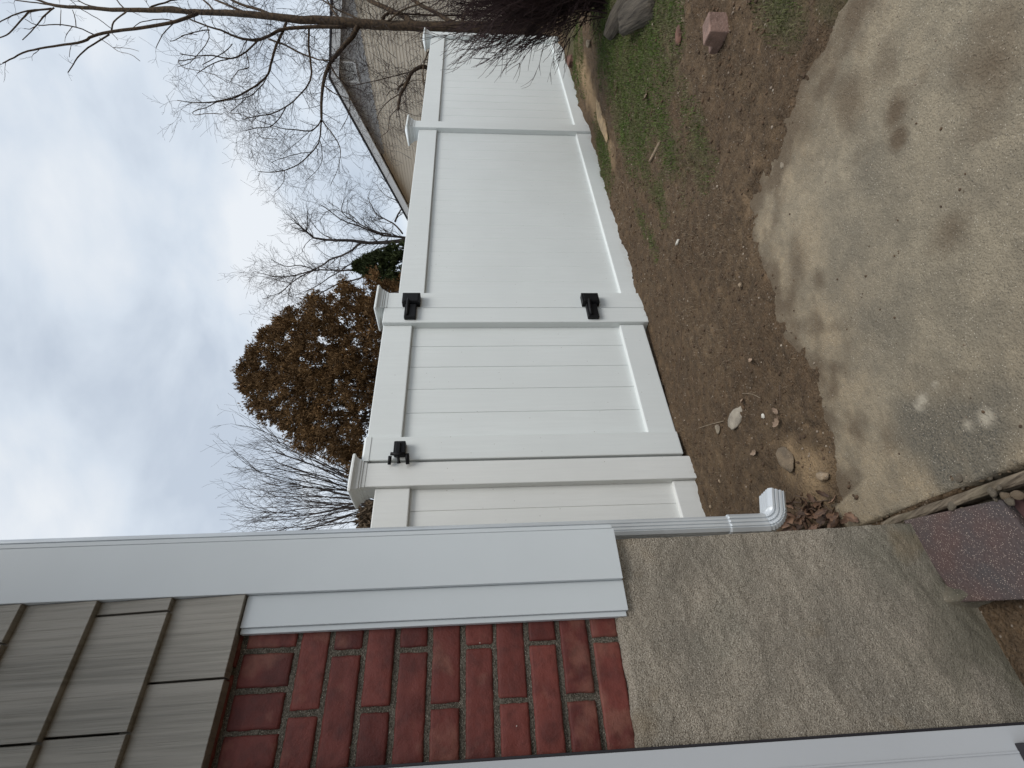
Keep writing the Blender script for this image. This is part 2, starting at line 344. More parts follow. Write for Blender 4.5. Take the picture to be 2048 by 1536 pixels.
# bricks
def brick_wall():
    rnd = random.Random(4); mb = MB(); cols = []
    def brick(x0, x1, z0, z1):
        j = lambda a: rnd.uniform(-a, a)
        n = len(mb.v); d = .0085+j(.003); y = WY-d*.0+j(.0018)
        x0 += j(.0015); x1 += j(.0015); z0 += j(.0012); z1 += j(.0012)
        base_ = len(mb.v); sh = rnd.random()
        us = [0, .0022, .0055]+[.0055+(x1-x0-.011)*q/max(2, int((x1-x0)/.012)) for q in range(1, max(2, int((x1-x0)/.012)))]+[x1-x0-.0055, x1-x0-.0022, x1-x0]
        vs_ = [0, .0022, .0055]+[.0055+(z1-z0-.011)*q/max(2, int((z1-z0)/.012)) for q in range(1, max(2, int((z1-z0)/.012)))]+[z1-z0-.0055, z1-z0-.0022, z1-z0]
        nx, nz = len(us)-1, len(vs_)-1; g = []; wob = [j(.0014) for _ in range(8)]
        for kz in range(nz+1):
            for kx in range(nx+1):
                u, v = us[kx], vs_[kz]; e_ = min(u, x1-x0-u, v, z1-z0-v)
                cr_ = 1 if (kx in (0, 1, nx-1, nx) and kz in (0, 1, nz-1, nz)) else 0
                r_ = (.0032 if e_ < .001 else .0008 if e_ < .003 else 0)+cr_*.0016
                X_ = x0+u; Z_ = z0+v
                if e_ < .001: X_ += j(.0009)+wob[kx % 4]*.5; Z_ += j(.0008)+wob[4+kz % 4]*.5
                g.append((X_, y+r_+j(.00025)+.0006*math.sin(u*40+sh*9), Z_))
        mb.v += g; w = nx+1
        for kz in range(nz):
            for kx in range(nx):
                a = base_+kz*w+kx; mb.f.append((a, a+1, a+w+1, a+w)); cols.append(sh)
        ring = [base_+i for i in range(nx)]+[base_+k*w+nx for k in range(nz)]+[base_+nz*w+i for i in range(nx, 0, -1)]+[base_+k*w for k in range(nz, 0, -1)]
        q = len(mb.v)
        for i in ring: vv = mb.v[i]; mb.v.append((vv[0], WY+.03, vv[2]))
        for k in range(len(ring)):
            a, b2 = ring[k], ring[(k+1) % len(ring)]; mb.f.append((b2, a, q+k, q+(k+1) % len(ring))); cols.append(sh)
    zj = lambda k: .167-.0678*k
    for k in range(-3, 7):
        z1, z0 = zj(k)-.0055, zj(k+1)+.0055
        # head joints alternate
        off = .227 if k % 2 == 0 else .125
        for q in range(-4, 3):
            a = off+q*.2045+.005; b_ = off+(q+1)*.2045-.005
            if a > .44: continue
            brick(max(a, -.62), min(b_, .436), z0, z1)
    for q in range(-9, 4):                                           # rowlock course on edge
        a = .239+q*.0695; brick(a+.005, min(a+.0645, .436), zj(-3)+.006, zj(-3)+.105)
    for q in range(-5, 2):
        a = .21+q*.2045; brick(a, min(a+.194, .436), zj(-3)+.115, zj(-3)+.172)
    o = mesh('brick_wall', mb.v, mb.f, M['brick'], house, smooth=True)
    at = o.data.attributes.new('shade', 'FLOAT', 'FACE'); at.data.foreach_set('value', np.array(cols, np.float32)); return o
m, t, b, o = base('red_brick', .62, .28)
at = nattr(t, 'shade')
c = nmix(t, at, (.105, .024, .019), (.18, .047, .036))
st = t.nodes.new('ShaderNodeMapping'); st.inputs['Scale'].default_value = (1, 1, 1); t.links.new(o, st.inputs[0])
c = nmix(t, nmix(t, .55, nnoise(t, o, 11, 3, .5, .62, .45), 0.0), c, (.055, .015, .014)); c = nmix(t, nmix(t, .35, nnoise(t, o, 14, 5, .55, .66), 0.0), c, (.21, .085, .06))
c = nmix(t, nmix(t, .65, nnoise(t, o, 60, 6, .45, .7), 0.0), c, (.045, .018, .016)); c = nmix(t, nspeck(t, o, 60, .10, .05), c, (.5, .45, .4))
t.links.new(c, b.inputs['Base Color']); nbump(t, b, [(nnoise(t, o, 25, 5, .3, .7), .0022), (nnoise(t, o, 300, 3, .3, .7), .0003)])
M['brick'] = m; b.inputs['Roughness'].default_value = .6
m, t, b, o = base('sandy_mortar', .95, .2)
c = nmix(t, nnoise(t, o, 300, 4, .4, .6), (.165, .145, .115), (.08, .07, .054)); c = nmix(t, nspeck(t, o, 420, .3, .3), c, (.5, .45, .37))
t.links.new(c, b.inputs['Base Color']); nbump(t, b, [(nnoise(t, o, 350, 4, .3, .7), .0022), (nnoise(t, o, 40, 4, .3, .7), .003)])
M['mortar'] = m
brick_wall()
mo = grid('mortar_bed', np.arange(-.65, .4401, .0045), np.arange(-.36, .56, .0045), lambda X, Y: fbm(X*60, Y*60, 3, 4)*.0016+fbm(X*12, Y*12, 3, 9)*.0012, M['mortar'])
def upright(o, Y0, parent, out=1):          # turn a sheet (x, z, height) to stand facing -Y
    n = len(o.data.vertices); co = np.empty(n*3); o.data.vertices.foreach_get('co', co); co = co.reshape(-1, 3)
    c2 = np.stack([co[:, 0], Y0-co[:, 2]*out, co[:, 1]], -1); o.data.vertices.foreach_set('co', c2.ravel()); o.data.update()
    o.parent = parent; l = parent.location; o.location = (-l[0], -l[1], -l[2]); return o
upright(mo, WY+.0055, house)
# cement parging
def par_h(X, Y):          # Y is height here
    top = -.312+fbm(X*22, Y*0, 4, 3)*.010+.012*sst(-X, -.2, .05)
    ridg = np.clip(fbm(X*6+Y*5, Y*26-X*14, 3, 19), 0, 1)
    h = .012+fbm(X*5, Y*5, 3, 1)*.005+ridg*.006+fbm(X*26+Y*9, Y*44, 3, 13)*.0022+fbm(X*90, Y*90, 2, 17)*.0012
    h += np.clip(-(Y+.93), 0, .3)*.05*sst(X, .2, .46)
    return np.where(Y > top, np.maximum(h-(Y-top)*1.6, -.03), h)
m, t, b, o = base('rough_cement', .93, .22)
c = nmix(t, nnoise(t, o, 7, 5, .38, .62), (.45, .39, .31), (.32, .283, .228)); c = nmix(t, nmix(t, .6, nnoise(t, o, 4, 4, .52, .7), 0.0), c, (.32, .31, .25))
c = nmix(t, nmix(t, .25, nnoise(t, o, 420, 4, .45, .62), 0.0), c, (.13, .108, .08)); c = nmix(t, nspeck(t, o, 380, .32, .4), c, (.66, .6, .5))
szz = t.nodes.new('ShaderNodeSeparateXYZ'); t.links.new(o, szz.inputs[0]); mrz = t.nodes.new('ShaderNodeMapRange'); mrz.inputs['From Min'].default_value = -.82; mrz.inputs['From Max'].default_value = -1.12; mrz.inputs['To Max'].default_value = .9; t.links.new(szz.outputs[2], mrz.inputs[0])
mz = t.nodes.new('ShaderNodeMath'); mz.operation = 'MULTIPLY'; t.links.new(mrz.outputs[0], mz.inputs[0]); t.links.new(nnoise(t, o, 8, 6, .38, .62), mz.inputs[1]); c = nmix(t, mz.outputs[0], c, (.13, .118, .085))
c = nmix(t, nmix(t, .7, nnoise(t, o, 5.5, 3, .6, .68), 0.0), c, (.26, .18, .09))
t.links.new(c, b.inputs['Base Color']); nbump(t, b, [(nnoise(t, o, 60, 6, .3, .7, .65), .003), (nnoise(t, o, 360, 3, .3, .7), .0022)])
M['cement'] = m
pa = grid('foundation', np.append(np.arange(-.65, .442, .0045), [.4430, .4435]), np.arange(-1.52, -.27, .0045), lambda X, Y: par_h(X, Y), M['cement'])
n = len(pa.data.vertices); co = np.empty(n*3); pa.data.vertices.foreach_get('co', co); co = co.reshape(-1, 3)
e_ = co[:, 0] > .4425; co[e_, 2] -= .02; e_ = co[:, 0] > .4433; co[e_, 2] -= .5
co[:, 0] += .012*sst(-(co[:, 1]), .33, 1.09)*sst(co[:, 0], .2, .44)+fbm(co[:, 1]*30, co[:, 0]*0, 3, 8)*.0012
pa.data.vertices.foreach_set('co', co.ravel()); upright(pa, WY, house)
def stone_mat0():
    m, t, b, o = base('damp_cement', .9, .25); c = nmix(t, nnoise(t, o, 14, 6), (.17, .148, .11), (.085, .078, .058)); c = nmix(t, nspeck(t, o, 300, .3, .3), c, (.36, .32, .26)); t.links.new(c, b.inputs['Base Color']); nbump(t, b, [(nnoise(t, o, 60, 6, .3, .7, .65), .004)]); return m
ft = grid('footing', np.arange(-.65, .445, .006), np.arange(.55, 1.181, .006), lambda X, Y: -1.106+.06*sst(Y, .98, 1.2)**2*sst(-X, -.42, -.24)-.02*sst(X, .26, .32)-.34*sst(-X, -.268, -.21)+fbm(X*9, Y*9, 4, 6)*.010+fbm(X*50, Y*50, 3, 8)*.004, stone_mat0())
ft.parent = house; ft.location = (0, -1.174, 1.1)
pt_mb = MB().box(-.65, .438, WY+.032, WY+.12, -1.55, .55); pt_mb.build('backing_wall', M['mortar'], house)
# shake siding on the upper wall
m, t, b, o = base('taupe_shake', .55, .35)
mp_ = t.nodes.new('ShaderNodeMapping'); mp_.inputs['Scale'].default_value = (150, 30, 1.6); t.links.new(o, mp_.inputs[0])
g1 = nnoise(t, mp_.outputs[0], 1.0, 5, .35, .65); mp2 = t.nodes.new('ShaderNodeMapping'); mp2.inputs['Scale'].default_value = (38, 8, .6); t.links.new(o, mp2.inputs[0])
g2 = nnoise(t, mp2.outputs[0], 1.0, 3, .4, .62)
c = nmix(t, g1, (.315, .292, .25), (.215, .20, .17)); c = nmix(t, g2, c, (.335, .31, .268)); c = nmix(t, nmix(t, .8, nattr(t, 'shade'), 0.0), c, (.18, .168, .145))
t.links.new(c, b.inputs['Base Color']); nbump(t, b, [(g1, .0012), (g2, .0014)])
M['shake'] = m
rnd = random.Random(8); mb = MB(); sh = []
for k in range(0, 11):
    z0 = .487+k*.1475; x = .352+rnd.uniform(.0, .05); first = True
    # single shakes of uneven width, hanging 14 mm proud at the butt
    cuts = [.3435]; x = {0: .187, 1: .315, 2: .10, 3: .268}.get(k, rnd.uniform(.1, .3))
    while x > -.75: cuts.append(x); x -= rnd.uniform(.14, .22)
    cuts.append(-.75)
    for i in range(len(cuts)-1):
        x1, x0 = cuts[i]-.0022, cuts[i+1]+.0022; dz = rnd.uniform(-.0015, .0015); dy = rnd.uniform(-.0012, .0012)
        n = len(mb.v); yb = 1.139+dy
        pr_ = ((yb, z0+dz), (yb+.020, z0+.170), (yb+.040, z0+.170), (yb+.040, z0+dz+.004)); kk = len(pr_)
        for (yy, zz) in pr_: mb.v += [(x0, yy, zz), (x1, yy, zz)]
        for a in range(kk): p = n+2*a; q = n+2*((a+1) % kk); mb.f.append((p, p+1, q+1, q)); sh.append(rnd.random()*.0+((i*37+k*17) % 10)/10)
        mb.f.append(tuple(n+2*a for a in range(kk))[::-1]); sh.append(.5); mb.f.append(tuple(n+1+2*a for a in range(kk))); sh.append(.5)
o_ = mb.build('shake_siding', M['shake'], house, bevel=.001, seg=1)
o_.data.attributes.new('shade', 'FLOAT', 'FACE').data.foreach_set('value', np.array(sh, np.float32))
MB().box(-.75, .342, 1.180, 1.30, .545, 2.10).build('sheathing', M['mortar'], house)
# corner board, filler strip over the brick, little return lip
box('corner_board', M['trim'], house, .3425, .4585, 1.139, 1.163, -.326, 2.10, .0012)
MB().box(.4592, .4672, 1.1395, 1.30, -.322, 2.10).box(.4672, .4715, 1.146, 1.152, -.322, 2.10).build('corner_board', M['trim'], house, bevel=.001)
box('filler_strip', M['trim'], house, .2785, .342, 1.151, 1.172, -.328, .4865, .001)
box('strip_lip', M['trim'], house, .268, .2782, 1.158, 1.172, -.324, .4863, .0008)
box('corner_bead', M['vinyl_old'], house, .4408, .4448, WY+.012, WY+.034, -.74, -.326, .0008)
# side wall going back, plain lap siding, and the unseen eave above, drawn forward for shade
mb = MB()
for k in range(24): z0 = -.33+k*.101; mb.loops([[(.4465, y, z0), (.4375, y, z0+.101), (.42, y, z0+.101), (.42, y, z0)] for y in (1.305, 9.2)])
mb.build('side_siding', mat('tan_lap_siding', (.40, .37, .32), .5, .08, 3), house)
MB().box(-7, .4345, 1.31, 9.2, -1.6, 2.10).build('house_wall', M['cement'], house)
EV = -.25  # unseen roof edge, drawn forward to shade the house front
mb = MB(); mb.v = [(-7, EV, 2.08), (.60, EV, 2.08), (.60, 9.5, 2.08), (-7, 9.5, 2.08), (-7, EV, 2.26), (.60, EV, 2.26), (.60, 9.5, 2.26), (-7, 9.5, 2.26), (-7, 5.1, 3.9), (-2.4, 5.1, 3.9)]
mb.f = [(0,3,2,1), (0,1,5,4), (1,2,6,5), (2,3,7,6), (4,5,9,8), (5,6,9), (6,7,8,9), (0,4,8,7,3)]
mb.build('roof', mat('grey_shingle', (.10, .10, .105), .9, .4, 12, .004, 60), house)
# door casing at the left edge of the view
mb = MB(); mb.box(-.10, .0315, 1.1455, 1.168, -1.40, 1.15); mb.box(-.012, -.008, 1.1425, 1.1455, -1.40, 1.15); mb.box(-.10, -.045, 1.136, 1.1452, -1.02, 1.15)
mb.build('door_casing', M['casing'], house, bevel=.0015)
m_dark = mat('shadow_and_threshold_black', (.02, .018, .022), .6)
box('shadow_strip', m_dark, house, .0316, .0365, 1.152, 1.166, -1.40, .50, .001)  # black strip: shade of the gap between casing and brick, painted in
MB().box(-.10, .004, 1.118, 1.1445, -1.12, -1.03).build('threshold', m_dark, house, bevel=.002)

# ================================================================== DOWNSPOUT
ds = thing('downspout', 'white ribbed downspout with an elbow, hanging on the house corner', 'downspout', (.508, 1.28, -1.1))
def ds_section(cx, cy, hx, hy):
    """ribbed rectangular pipe section, local x,y"""
    pts = []
    def side(a, b_, nr):
        a = Vector(a); b_ = Vector(b_); d = b_-a; L_ = d.length; nrm = Vector((d.y, -d.x)).normalized(); r = .0075
        ts = np.linspace(r/L_, 1-r/L_, nr*6+1)
        for i, t_ in enumerate(ts):
            ph = (i % 6); dep = .0038 if ph in (1, 2) and i < nr*6 else 0
            pts.append(a+d*t_-nrm*dep)
        # rounded corner
    side((-hx, -hy), (hx, -hy), 3); k0 = len(pts)
    side((hx, -hy), (hx, hy), 4); side((hx, hy), (-hx, hy), 3); side((-hx, hy), (-hx, -hy), 4)
    return [(cx+p.x, cy+p.y) for p in pts]
sec = ds_section(0, 0, .0215, .030)
mb = MB(); mb.loops([[(.508+x*s, 1.281+y*s, z) for x, y in sec] for z, s in ((2.06, 1), (-.69, 1))])
mb.build('pipe', M['alu'], ds)
mb = MB(); rings = []
def sec_at(cx, cz, ang, s=1.04):
    s *= 1.09
    ca, sa = math.cos(ang), math.sin(ang); return [(cx+x*s*ca, 1.281+y*s, cz+x*s*sa) for x, y in sec]
rings.append(sec_at(.508, -.672, 0, .985)); rings.append(sec_at(.508, -.675, 0, 1.05)); rings.append(sec_at(.508, -.765, 0, 1.05))
cxx, czz, rb = .508+.055, -.770, .055
nb = 9
for i in range(1, nb+1):
    a = R(72)*i/nb
    for dd, s in ((-.012, 1.10), (0, 1.0)):
        aa = a+dd; rings.append(sec_at(cxx-rb*math.cos(aa), czz-rb*math.sin(aa), aa, s if i < nb or dd else 1.05))
a = R(72); ex_, ez_ = cxx-rb*math.cos(a), czz-rb*math.sin(a); dx_, dz_ = math.sin(a), -math.cos(a)
for l_ in (.02, .055): rings.append(sec_at(ex_+dx_*l_, ez_+dz_*l_, a, 1.05))
inner = [sec_at(ex_+dx_*l_, ez_+dz_*l_, a, .97) for l_ in (.055, .03)]
mb.loops(rings+inner); mb.build('elbow', M['alu'], ds)

# ================================================================== FENCE AND GATE
fence = thing('vinyl_fence', 'white vinyl privacy fence of three panels between capped posts', 'fence', (3, 2.56, -1.3))
PY = 2.50
def cap(parent, x0, x1, yf, z, m_):
    w = (x1-x0)/2; cx = (x0+x1)/2; cy = yf+w; rings = []
    for h, dz in ((w+.003, -.012), (w+.004, .0), (w+.004, .006), (w+.010, .008), (w+.010, .016), (w+.016, .019), (w+.018, .030), (w+.026, .042), (w+.038, .050), (w+.040, .052), (w+.040, .062), (w+.034, .067), (.004, .098)):
        rings.append([(cx-h, cy-h, z+dz), (cx+h, cy-h, z+dz), (cx+h, cy+h, z+dz), (cx-h, cy+h, z+dz)])
    MB().loops(rings).build('cap', m_, parent, bevel=.0012, seg=1)
def post(x0, x1, z1, m_=None, yf=PY):
    m_ = m_ or M['vinyl']; p = box('post', m_, fence, x0, x1, yf, yf+(x1-x0), -1.5, z1, .004); cap(p, x0, x1, yf, z1, m_); return p
post(1.2825, 1.4265, .606, M['vinyl_old']); post(2.672, 2.828, .622); post(5.385, 5.53, .60, M['vinyl']); post(8.05, 8.195, .56)
def boards(name, x0, x1, z0, z1, y, parent, m_, start, w=.183, th=.02, gd=.0045):
    pr = [(x0, y)]; g = start; 
    while g < x1-.004:
        if g > x0+.004: pr += [(g-.0028, y), (g-.0012, y+gd), (g+.0012, y+gd), (g+.0028, y)]
        g += w
    pr.append((x1, y)); k = len(pr); mb = MB()
    mb.v = [(a, b_, z) for z in (z0, z1) for a, b_ in pr]+[(x0, y+th, z0), (x1, y+th, z0), (x0, y+th, z1), (x1, y+th, z1)]
    for i in range(k-1): mb.f.append((i, i+1, k+i+1, k+i))
    n = 2*k; mb.f += [(n+1, n, n+2, n+3), (0, k, n+2, n), (k-1, n+1, n+3, 2*k-1)]
    return mb.build(name, m_, parent)
def rail(name, x0, x1, z0, z1, parent, m_, y0=2.524, y1=2.60, bev=.006): return box(name, m_, parent, x0, x1, y0, y1, z0, z1, bev)
for (x0, x1, zt, zb, m_, st) in ((.45, 1.282, .542, -1.108, M['vinyl_old'], 1.156-.183*4), (2.829, 5.384, .545, -1.113, M['vinyl'], 2.829), (5.531, 8.049, .533, -1.125, M['vinyl'], 5.60)):
    p = boards('infill_panel', x0, x1, -1.30, zt-.10, 2.551, fence, m_, st, gd=.0045 if x0 < 1 else (.0014 if x0 < 5 else .0028))
    rail('top_rail', x0, x1, zt-.188, zt, p, m_); rail('bottom_rail', x0, x1, -1.42, zb, p, m_)
gate = thing('gate', 'white vinyl gate with six upright boards, black hinges and a latch', 'gate', (2.05, 2.55, -1.24))
GX0, GX1 = 1.4375, 2.664
box('stile', M['vinyl'], gate, GX0, 1.5905, 2.492, 2.60, -1.207, .600, .006); 
s1 = [o for o in gate.children][-1]
mb = MB(); mb.loops([[(GX0-.003+i, 2.489+i, z), (1.5935-i, 2.489+i, z), (1.5935-i, 2.603-i, z), (GX0-.003+i, 2.603-i, z)] for i, z in ((0, .588), (0, .618), (.012, .630))]); mb.build('end_cap', M['vinyl'], s1, bevel=.001)
box('stile', M['vinyl'], gate, 2.518, GX1, 2.494, 2.60, -1.25, .626, .006)
rail('rail', 1.591, 2.5175, .424, .622, gate, M['vinyl'], 2.522, 2.59); rail('rail', 1.591, 2.5175, -1.215, -1.04, gate, M['vinyl'], 2.522, 2.59)
boards('gate_boards', 1.591, 2.5175, -1.06, .43, 2.551, gate, M['vinyl'], 1.612)
rnd = random.Random(3)
def hinge(z):
    h = MB().box(2.676, 2.775, 2.452, 2.4995, z-.062, z+.062).box(2.684, 2.768, 2.446, 2.4518, z-.05, z+.05).build('hinge', M['iron'], gate, bevel=.007, seg=3)
    MB().box(2.540, 2.6755, 2.462, 2.4935, z-.040, z+.040).build('leaf', M['iron'], h, bevel=.006, seg=3)
    mb = MB(); mb.tube([(2.558, 2.458, z+.018), (2.62, 2.454, z+.018), (2.665, 2.444, z+.018), (2.70, 2.438, z+.018)], [.010, .011, .012, .007], 10); mb.build('knuckle', M['iron'], h, smooth=True)
hinge(.438); hinge(-.848)
la = MB().box(1.452, 1.535, 2.447, 2.4915, .388, .452).box(1.448, 1.520, 2.436, 2.4465, .412, .440).build('latch', M['iron'], gate, bevel=.005, seg=3)
mb = MB(); mb.tube([(1.448, 2.44, .385), (1.440, 2.438, .42), (1.448, 2.44, .462)], .010, 8); mb.tube([(1.45, 2.445, .375), (1.405, 2.482, .372)], [.012, .0105], 10); mb.tube([(1.45, 2.47, .470), (1.405, 2.482, .472)], [.010, .0095], 10)
mb.tube([(1.455, 2.44, .425), (1.410, 2.455, .418), (1.398, 2.458, .417)], [.009, .008, .011], 10); mb.build('striker', M['iron'], la, smooth=True)

# ================================================================== NEIGHBOUR HOUSE
nb_az = R(12); D1 = Vector((math.sin(nb_az), math.cos(nb_az), 0)); D2 = Vector((math.cos(nb_az), -math.sin(nb_az), 0))   # along the gable wall, into the house
A0 = ray(780, 320)*19; off = A0.dot(D2)
def nbp(s, z, d=0): return D1*s+D2*(off+d)+Vector((0, 0, z))
sP, zP, sL, zL = 10.18, 4.41, 16.17, 2.63+.10
slope = (zP-zL)/(sL-sP)
nb = thing('neighbour_house', 'tan lap-sided neighbour house with a white-trimmed gable behind the bare tree', 'house', nbp(sP, -1.5))
m, t, b, o = base('tan_lap', .6, .3)
c = nmix(t, nnoise(t, o, .6, 3), (.76, .665, .53), (.70, .61, .48)); t.links.new(c, b.inputs['Base Color']); M['tanlap'] = m
m, t, b, o = base('scalloped_shingle', .6, .3)
c = nmix(t, nnoise(t, o, 6, 4), (.50, .49, .47), (.42, .41, .40)); t.links.new(c, b.inputs['Base Color']); nbump(t, b, [(nspeck(t, o, 7, .5, 1.1), .03)]); M['scallop'] = m
mb = MB(); W_half = sL-sP-.45; lap = .1016
zz = -2.0; zsplit = 3.26
def half_at(z): return max(0, min(W_half, (zP-.22-z)/slope))
k = 0
while zz < zP-.3:
    z1 = zz+lap; h0, h1 = half_at(zz), half_at(z1)
    if h0 < .1: break
    if zz < zsplit:
        n = len(mb.v); mb.v += [nbp(sP-h0, zz, -.022), nbp(sP+h0, zz, -.022), nbp(sP+h1, z1, 0), nbp(sP-h1, z1, 0), nbp(sP-h0, zz, 0), nbp(sP+h0, zz, 0)]
        mb.f += [(n, n+1, n+2, n+3), (n+4, n+5, n+1, n)]
    zz = z1
mb.build('lap_siding', M['tanlap'], nb)
# pale scalloped shingles in the gable peak: overlapping rows with round butts
mb = MB(); z = zsplit; row = 0
while z < zP-.3:
    h = half_at(z+.05); x = -h+(row % 2)*.09
    while x < h:
        n = len(mb.v); w = .088; pts = [(x-w, z+.20), (x-w, z)]+[(x-w*math.cos(math.pi*i/6), z-.055*math.sin(math.pi*i/6)) for i in range(1, 6)]+[(x+w, z), (x+w, z+.20)]
        mb.v += [nbp(sP+a, b_, -.028+.020*(b_-z)/.2) for a, b_ in pts]; mb.f.append(tuple(range(n, n+len(pts)))); x += .18
    z += .15; row += 1
mb.build('gable_shingles', M['scallop'], nb)
MB().loops([[nbp(sP-W_half, -2, d), nbp(sP+W_half, -2, d), nbp(sP+W_half, half_at(0)*0+zP-.22-slope*W_half, d), nbp(sP, zP-.2, d), nbp(sP-W_half, zP-.22-slope*W_half, d)] for d in (.02, 9)]).build('wall', M['tanlap'], nb)
wt = mat('white_house_trim', (.78, .77, .74), .5, .05, 2)
for sgn in (-1, 1):
    mb = MB(); e0, e1 = 0, (sL-sP)*sgn
    zz0, zz1 = zP-.0, zL
    mb.loops([[nbp(sP+s_, z_-.07+dz, d) for dz, d in ((0, -.40), (-.24, -.40), (-.24, -.37), (-.10, .0), (0, 0))] for s_, z_ in ((0, zz0), (e1, zz1))])
    mb.build('rake_board', wt, nb)
    mb = MB(); mb.loops([[nbp(sP+s_, z_+dz, d) for dz, d in ((0, -.43), (-.05, -.43), (-.05, 9.4), (0, 9.4))] for s_, z_ in ((0, zz0), (e1*1.015, zz1-.02))]); mb.build('roof', mat('dark_shingle', (.05, .05, .055), .9, .3, 20), nb)
MB().loops([[nbp(sL-.50, zL-.55, d), nbp(sL+.05, zL-.32, d), nbp(sL+.05, zL-.10, d), nbp(sL-.5, zL+.02, d)] for d in (-.39, -.02)]).build('eave_return', wt, nb)
vt = MB()
pv = D2.cross(Vector((0, 0, 1)))
for i in range(8):
    z_ = 3.62+i*.055; vt.loops([[nbp(sP-.28, z_+a, d) for a, d in ((0, -.075), (.012, -.075), (.05, -.03), (.038, -.03))], [nbp(sP+.28, z_+a, d) for a, d in ((0, -.075), (.012, -.075), (.05, -.03), (.038, -.03))]])
v_ = vt.build('gable_vent', wt, nb)
mb = MB()
for a, b_, c_, d_ in ((-.34, -.28, 3.56, 4.10), (.28, .34, 3.56, 4.10), (-.28, .28, 3.56, 3.61), (-.28, .28, 4.06, 4.10)):
    mb.loops([[nbp(sP+a, c_, q), nbp(sP+b_, c_, q), nbp(sP+b_, d_, q), nbp(sP+a, d_, q)] for q in (-.09, -.02)])
mb.build('frame', wt, v_)

# ================================================================== TREES
def smooth_path(P, n=3):
    P = [Vector(p) for p in P]; o = []
    for i in range(len(P)-1):
        p0, p1, p2, p3 = P[max(i-1, 0)], P[i], P[i+1], P[min(i+2, len(P)-1)]
        for k in range(n):
            t = k/n; o.append(.5*((2*p1)+(p2-p0)*t+(2*p0-5*p1+4*p2-p3)*t*t+(3*p1-p0-3*p2+p3)*t**3))
    o.append(P[-1]); return o
def rv(rnd, s=1): return Vector((rnd.uniform(-s, s), rnd.uniform(-s, s), rnd.uniform(-s, s)))
def twig(mb, rnd, p, d, length, r, lev, droop=0, kink=.35, kids=3, minr=.0015, k=3, up=0):
    d = d.normalized(); pts = [p.copy()]; n = 4 if lev else 3; seg = length/n; rads = [r]
    for i in range(n):
        d = (d+rv(rnd, kink)+Vector((0, 0, -droop+up))).normalized(); pts.append(pts[-1]+d*seg*rnd.uniform(.8, 1.2)); rads.append(max(minr, r*(1-(i+1)/n*.6)))
    mb.tube(pts, rads, k if r > .006 else 3)
    if lev > 0:
        for j in range(kids):
            i = rnd.randint(1, n); a = (pts[i]-pts[i-1]).normalized(); ax = a.cross(rv(rnd)).normalized()
            nd = Quaternion(ax, rnd.uniform(.4, 1.0)) @ a
            twig(mb, rnd, pts[i], nd, length*rnd.uniform(.45, .8), rads[i]*.6, lev-1, droop, kink, kids, minr, k, up)

# --- near bare tree
rnd = random.Random(11)
tr = thing('bare_tree', 'tall bare tree with drooping leafless branches behind the far end of the fence', 'tree', (11.2, 3.3, -1.45))
TZ = 9.5
def path(pts, z0=TZ, dz=0):
    n = len(pts); return [atZ(x, y, z0+dz*(i/(max(1, n-1)))) for i, (x, y) in enumerate(pts)]
P2M = TZ/FPX
trunk = [(1120,56),(1000,56),(935,54),(850,53),(770,50),(700,46),(640,40),(600,40),(525,31),(433,25),(377,23),(315,20),(241,20),(167,15),(111,11),(84,3),(40,-12),(0,-25)]
trr = [13,11.5,10.2,9.3,8.9,8.7,8.0,7.3,6.2,5.6,4.7,4.6,3.8,3.2,2.8,2.2,1.6,1.2]
tp = path(trunk); sm = smooth_path(tp, 4); rr = np.interp(np.linspace(0, len(trr)-1, len(sm)), range(len(trr)), trr)*P2M
mb = MB(); mb.tube([p+rv(rnd, .006) for p in sm], list(rr), 10); mb.build('trunk', M['bark'], tr, smooth=True)
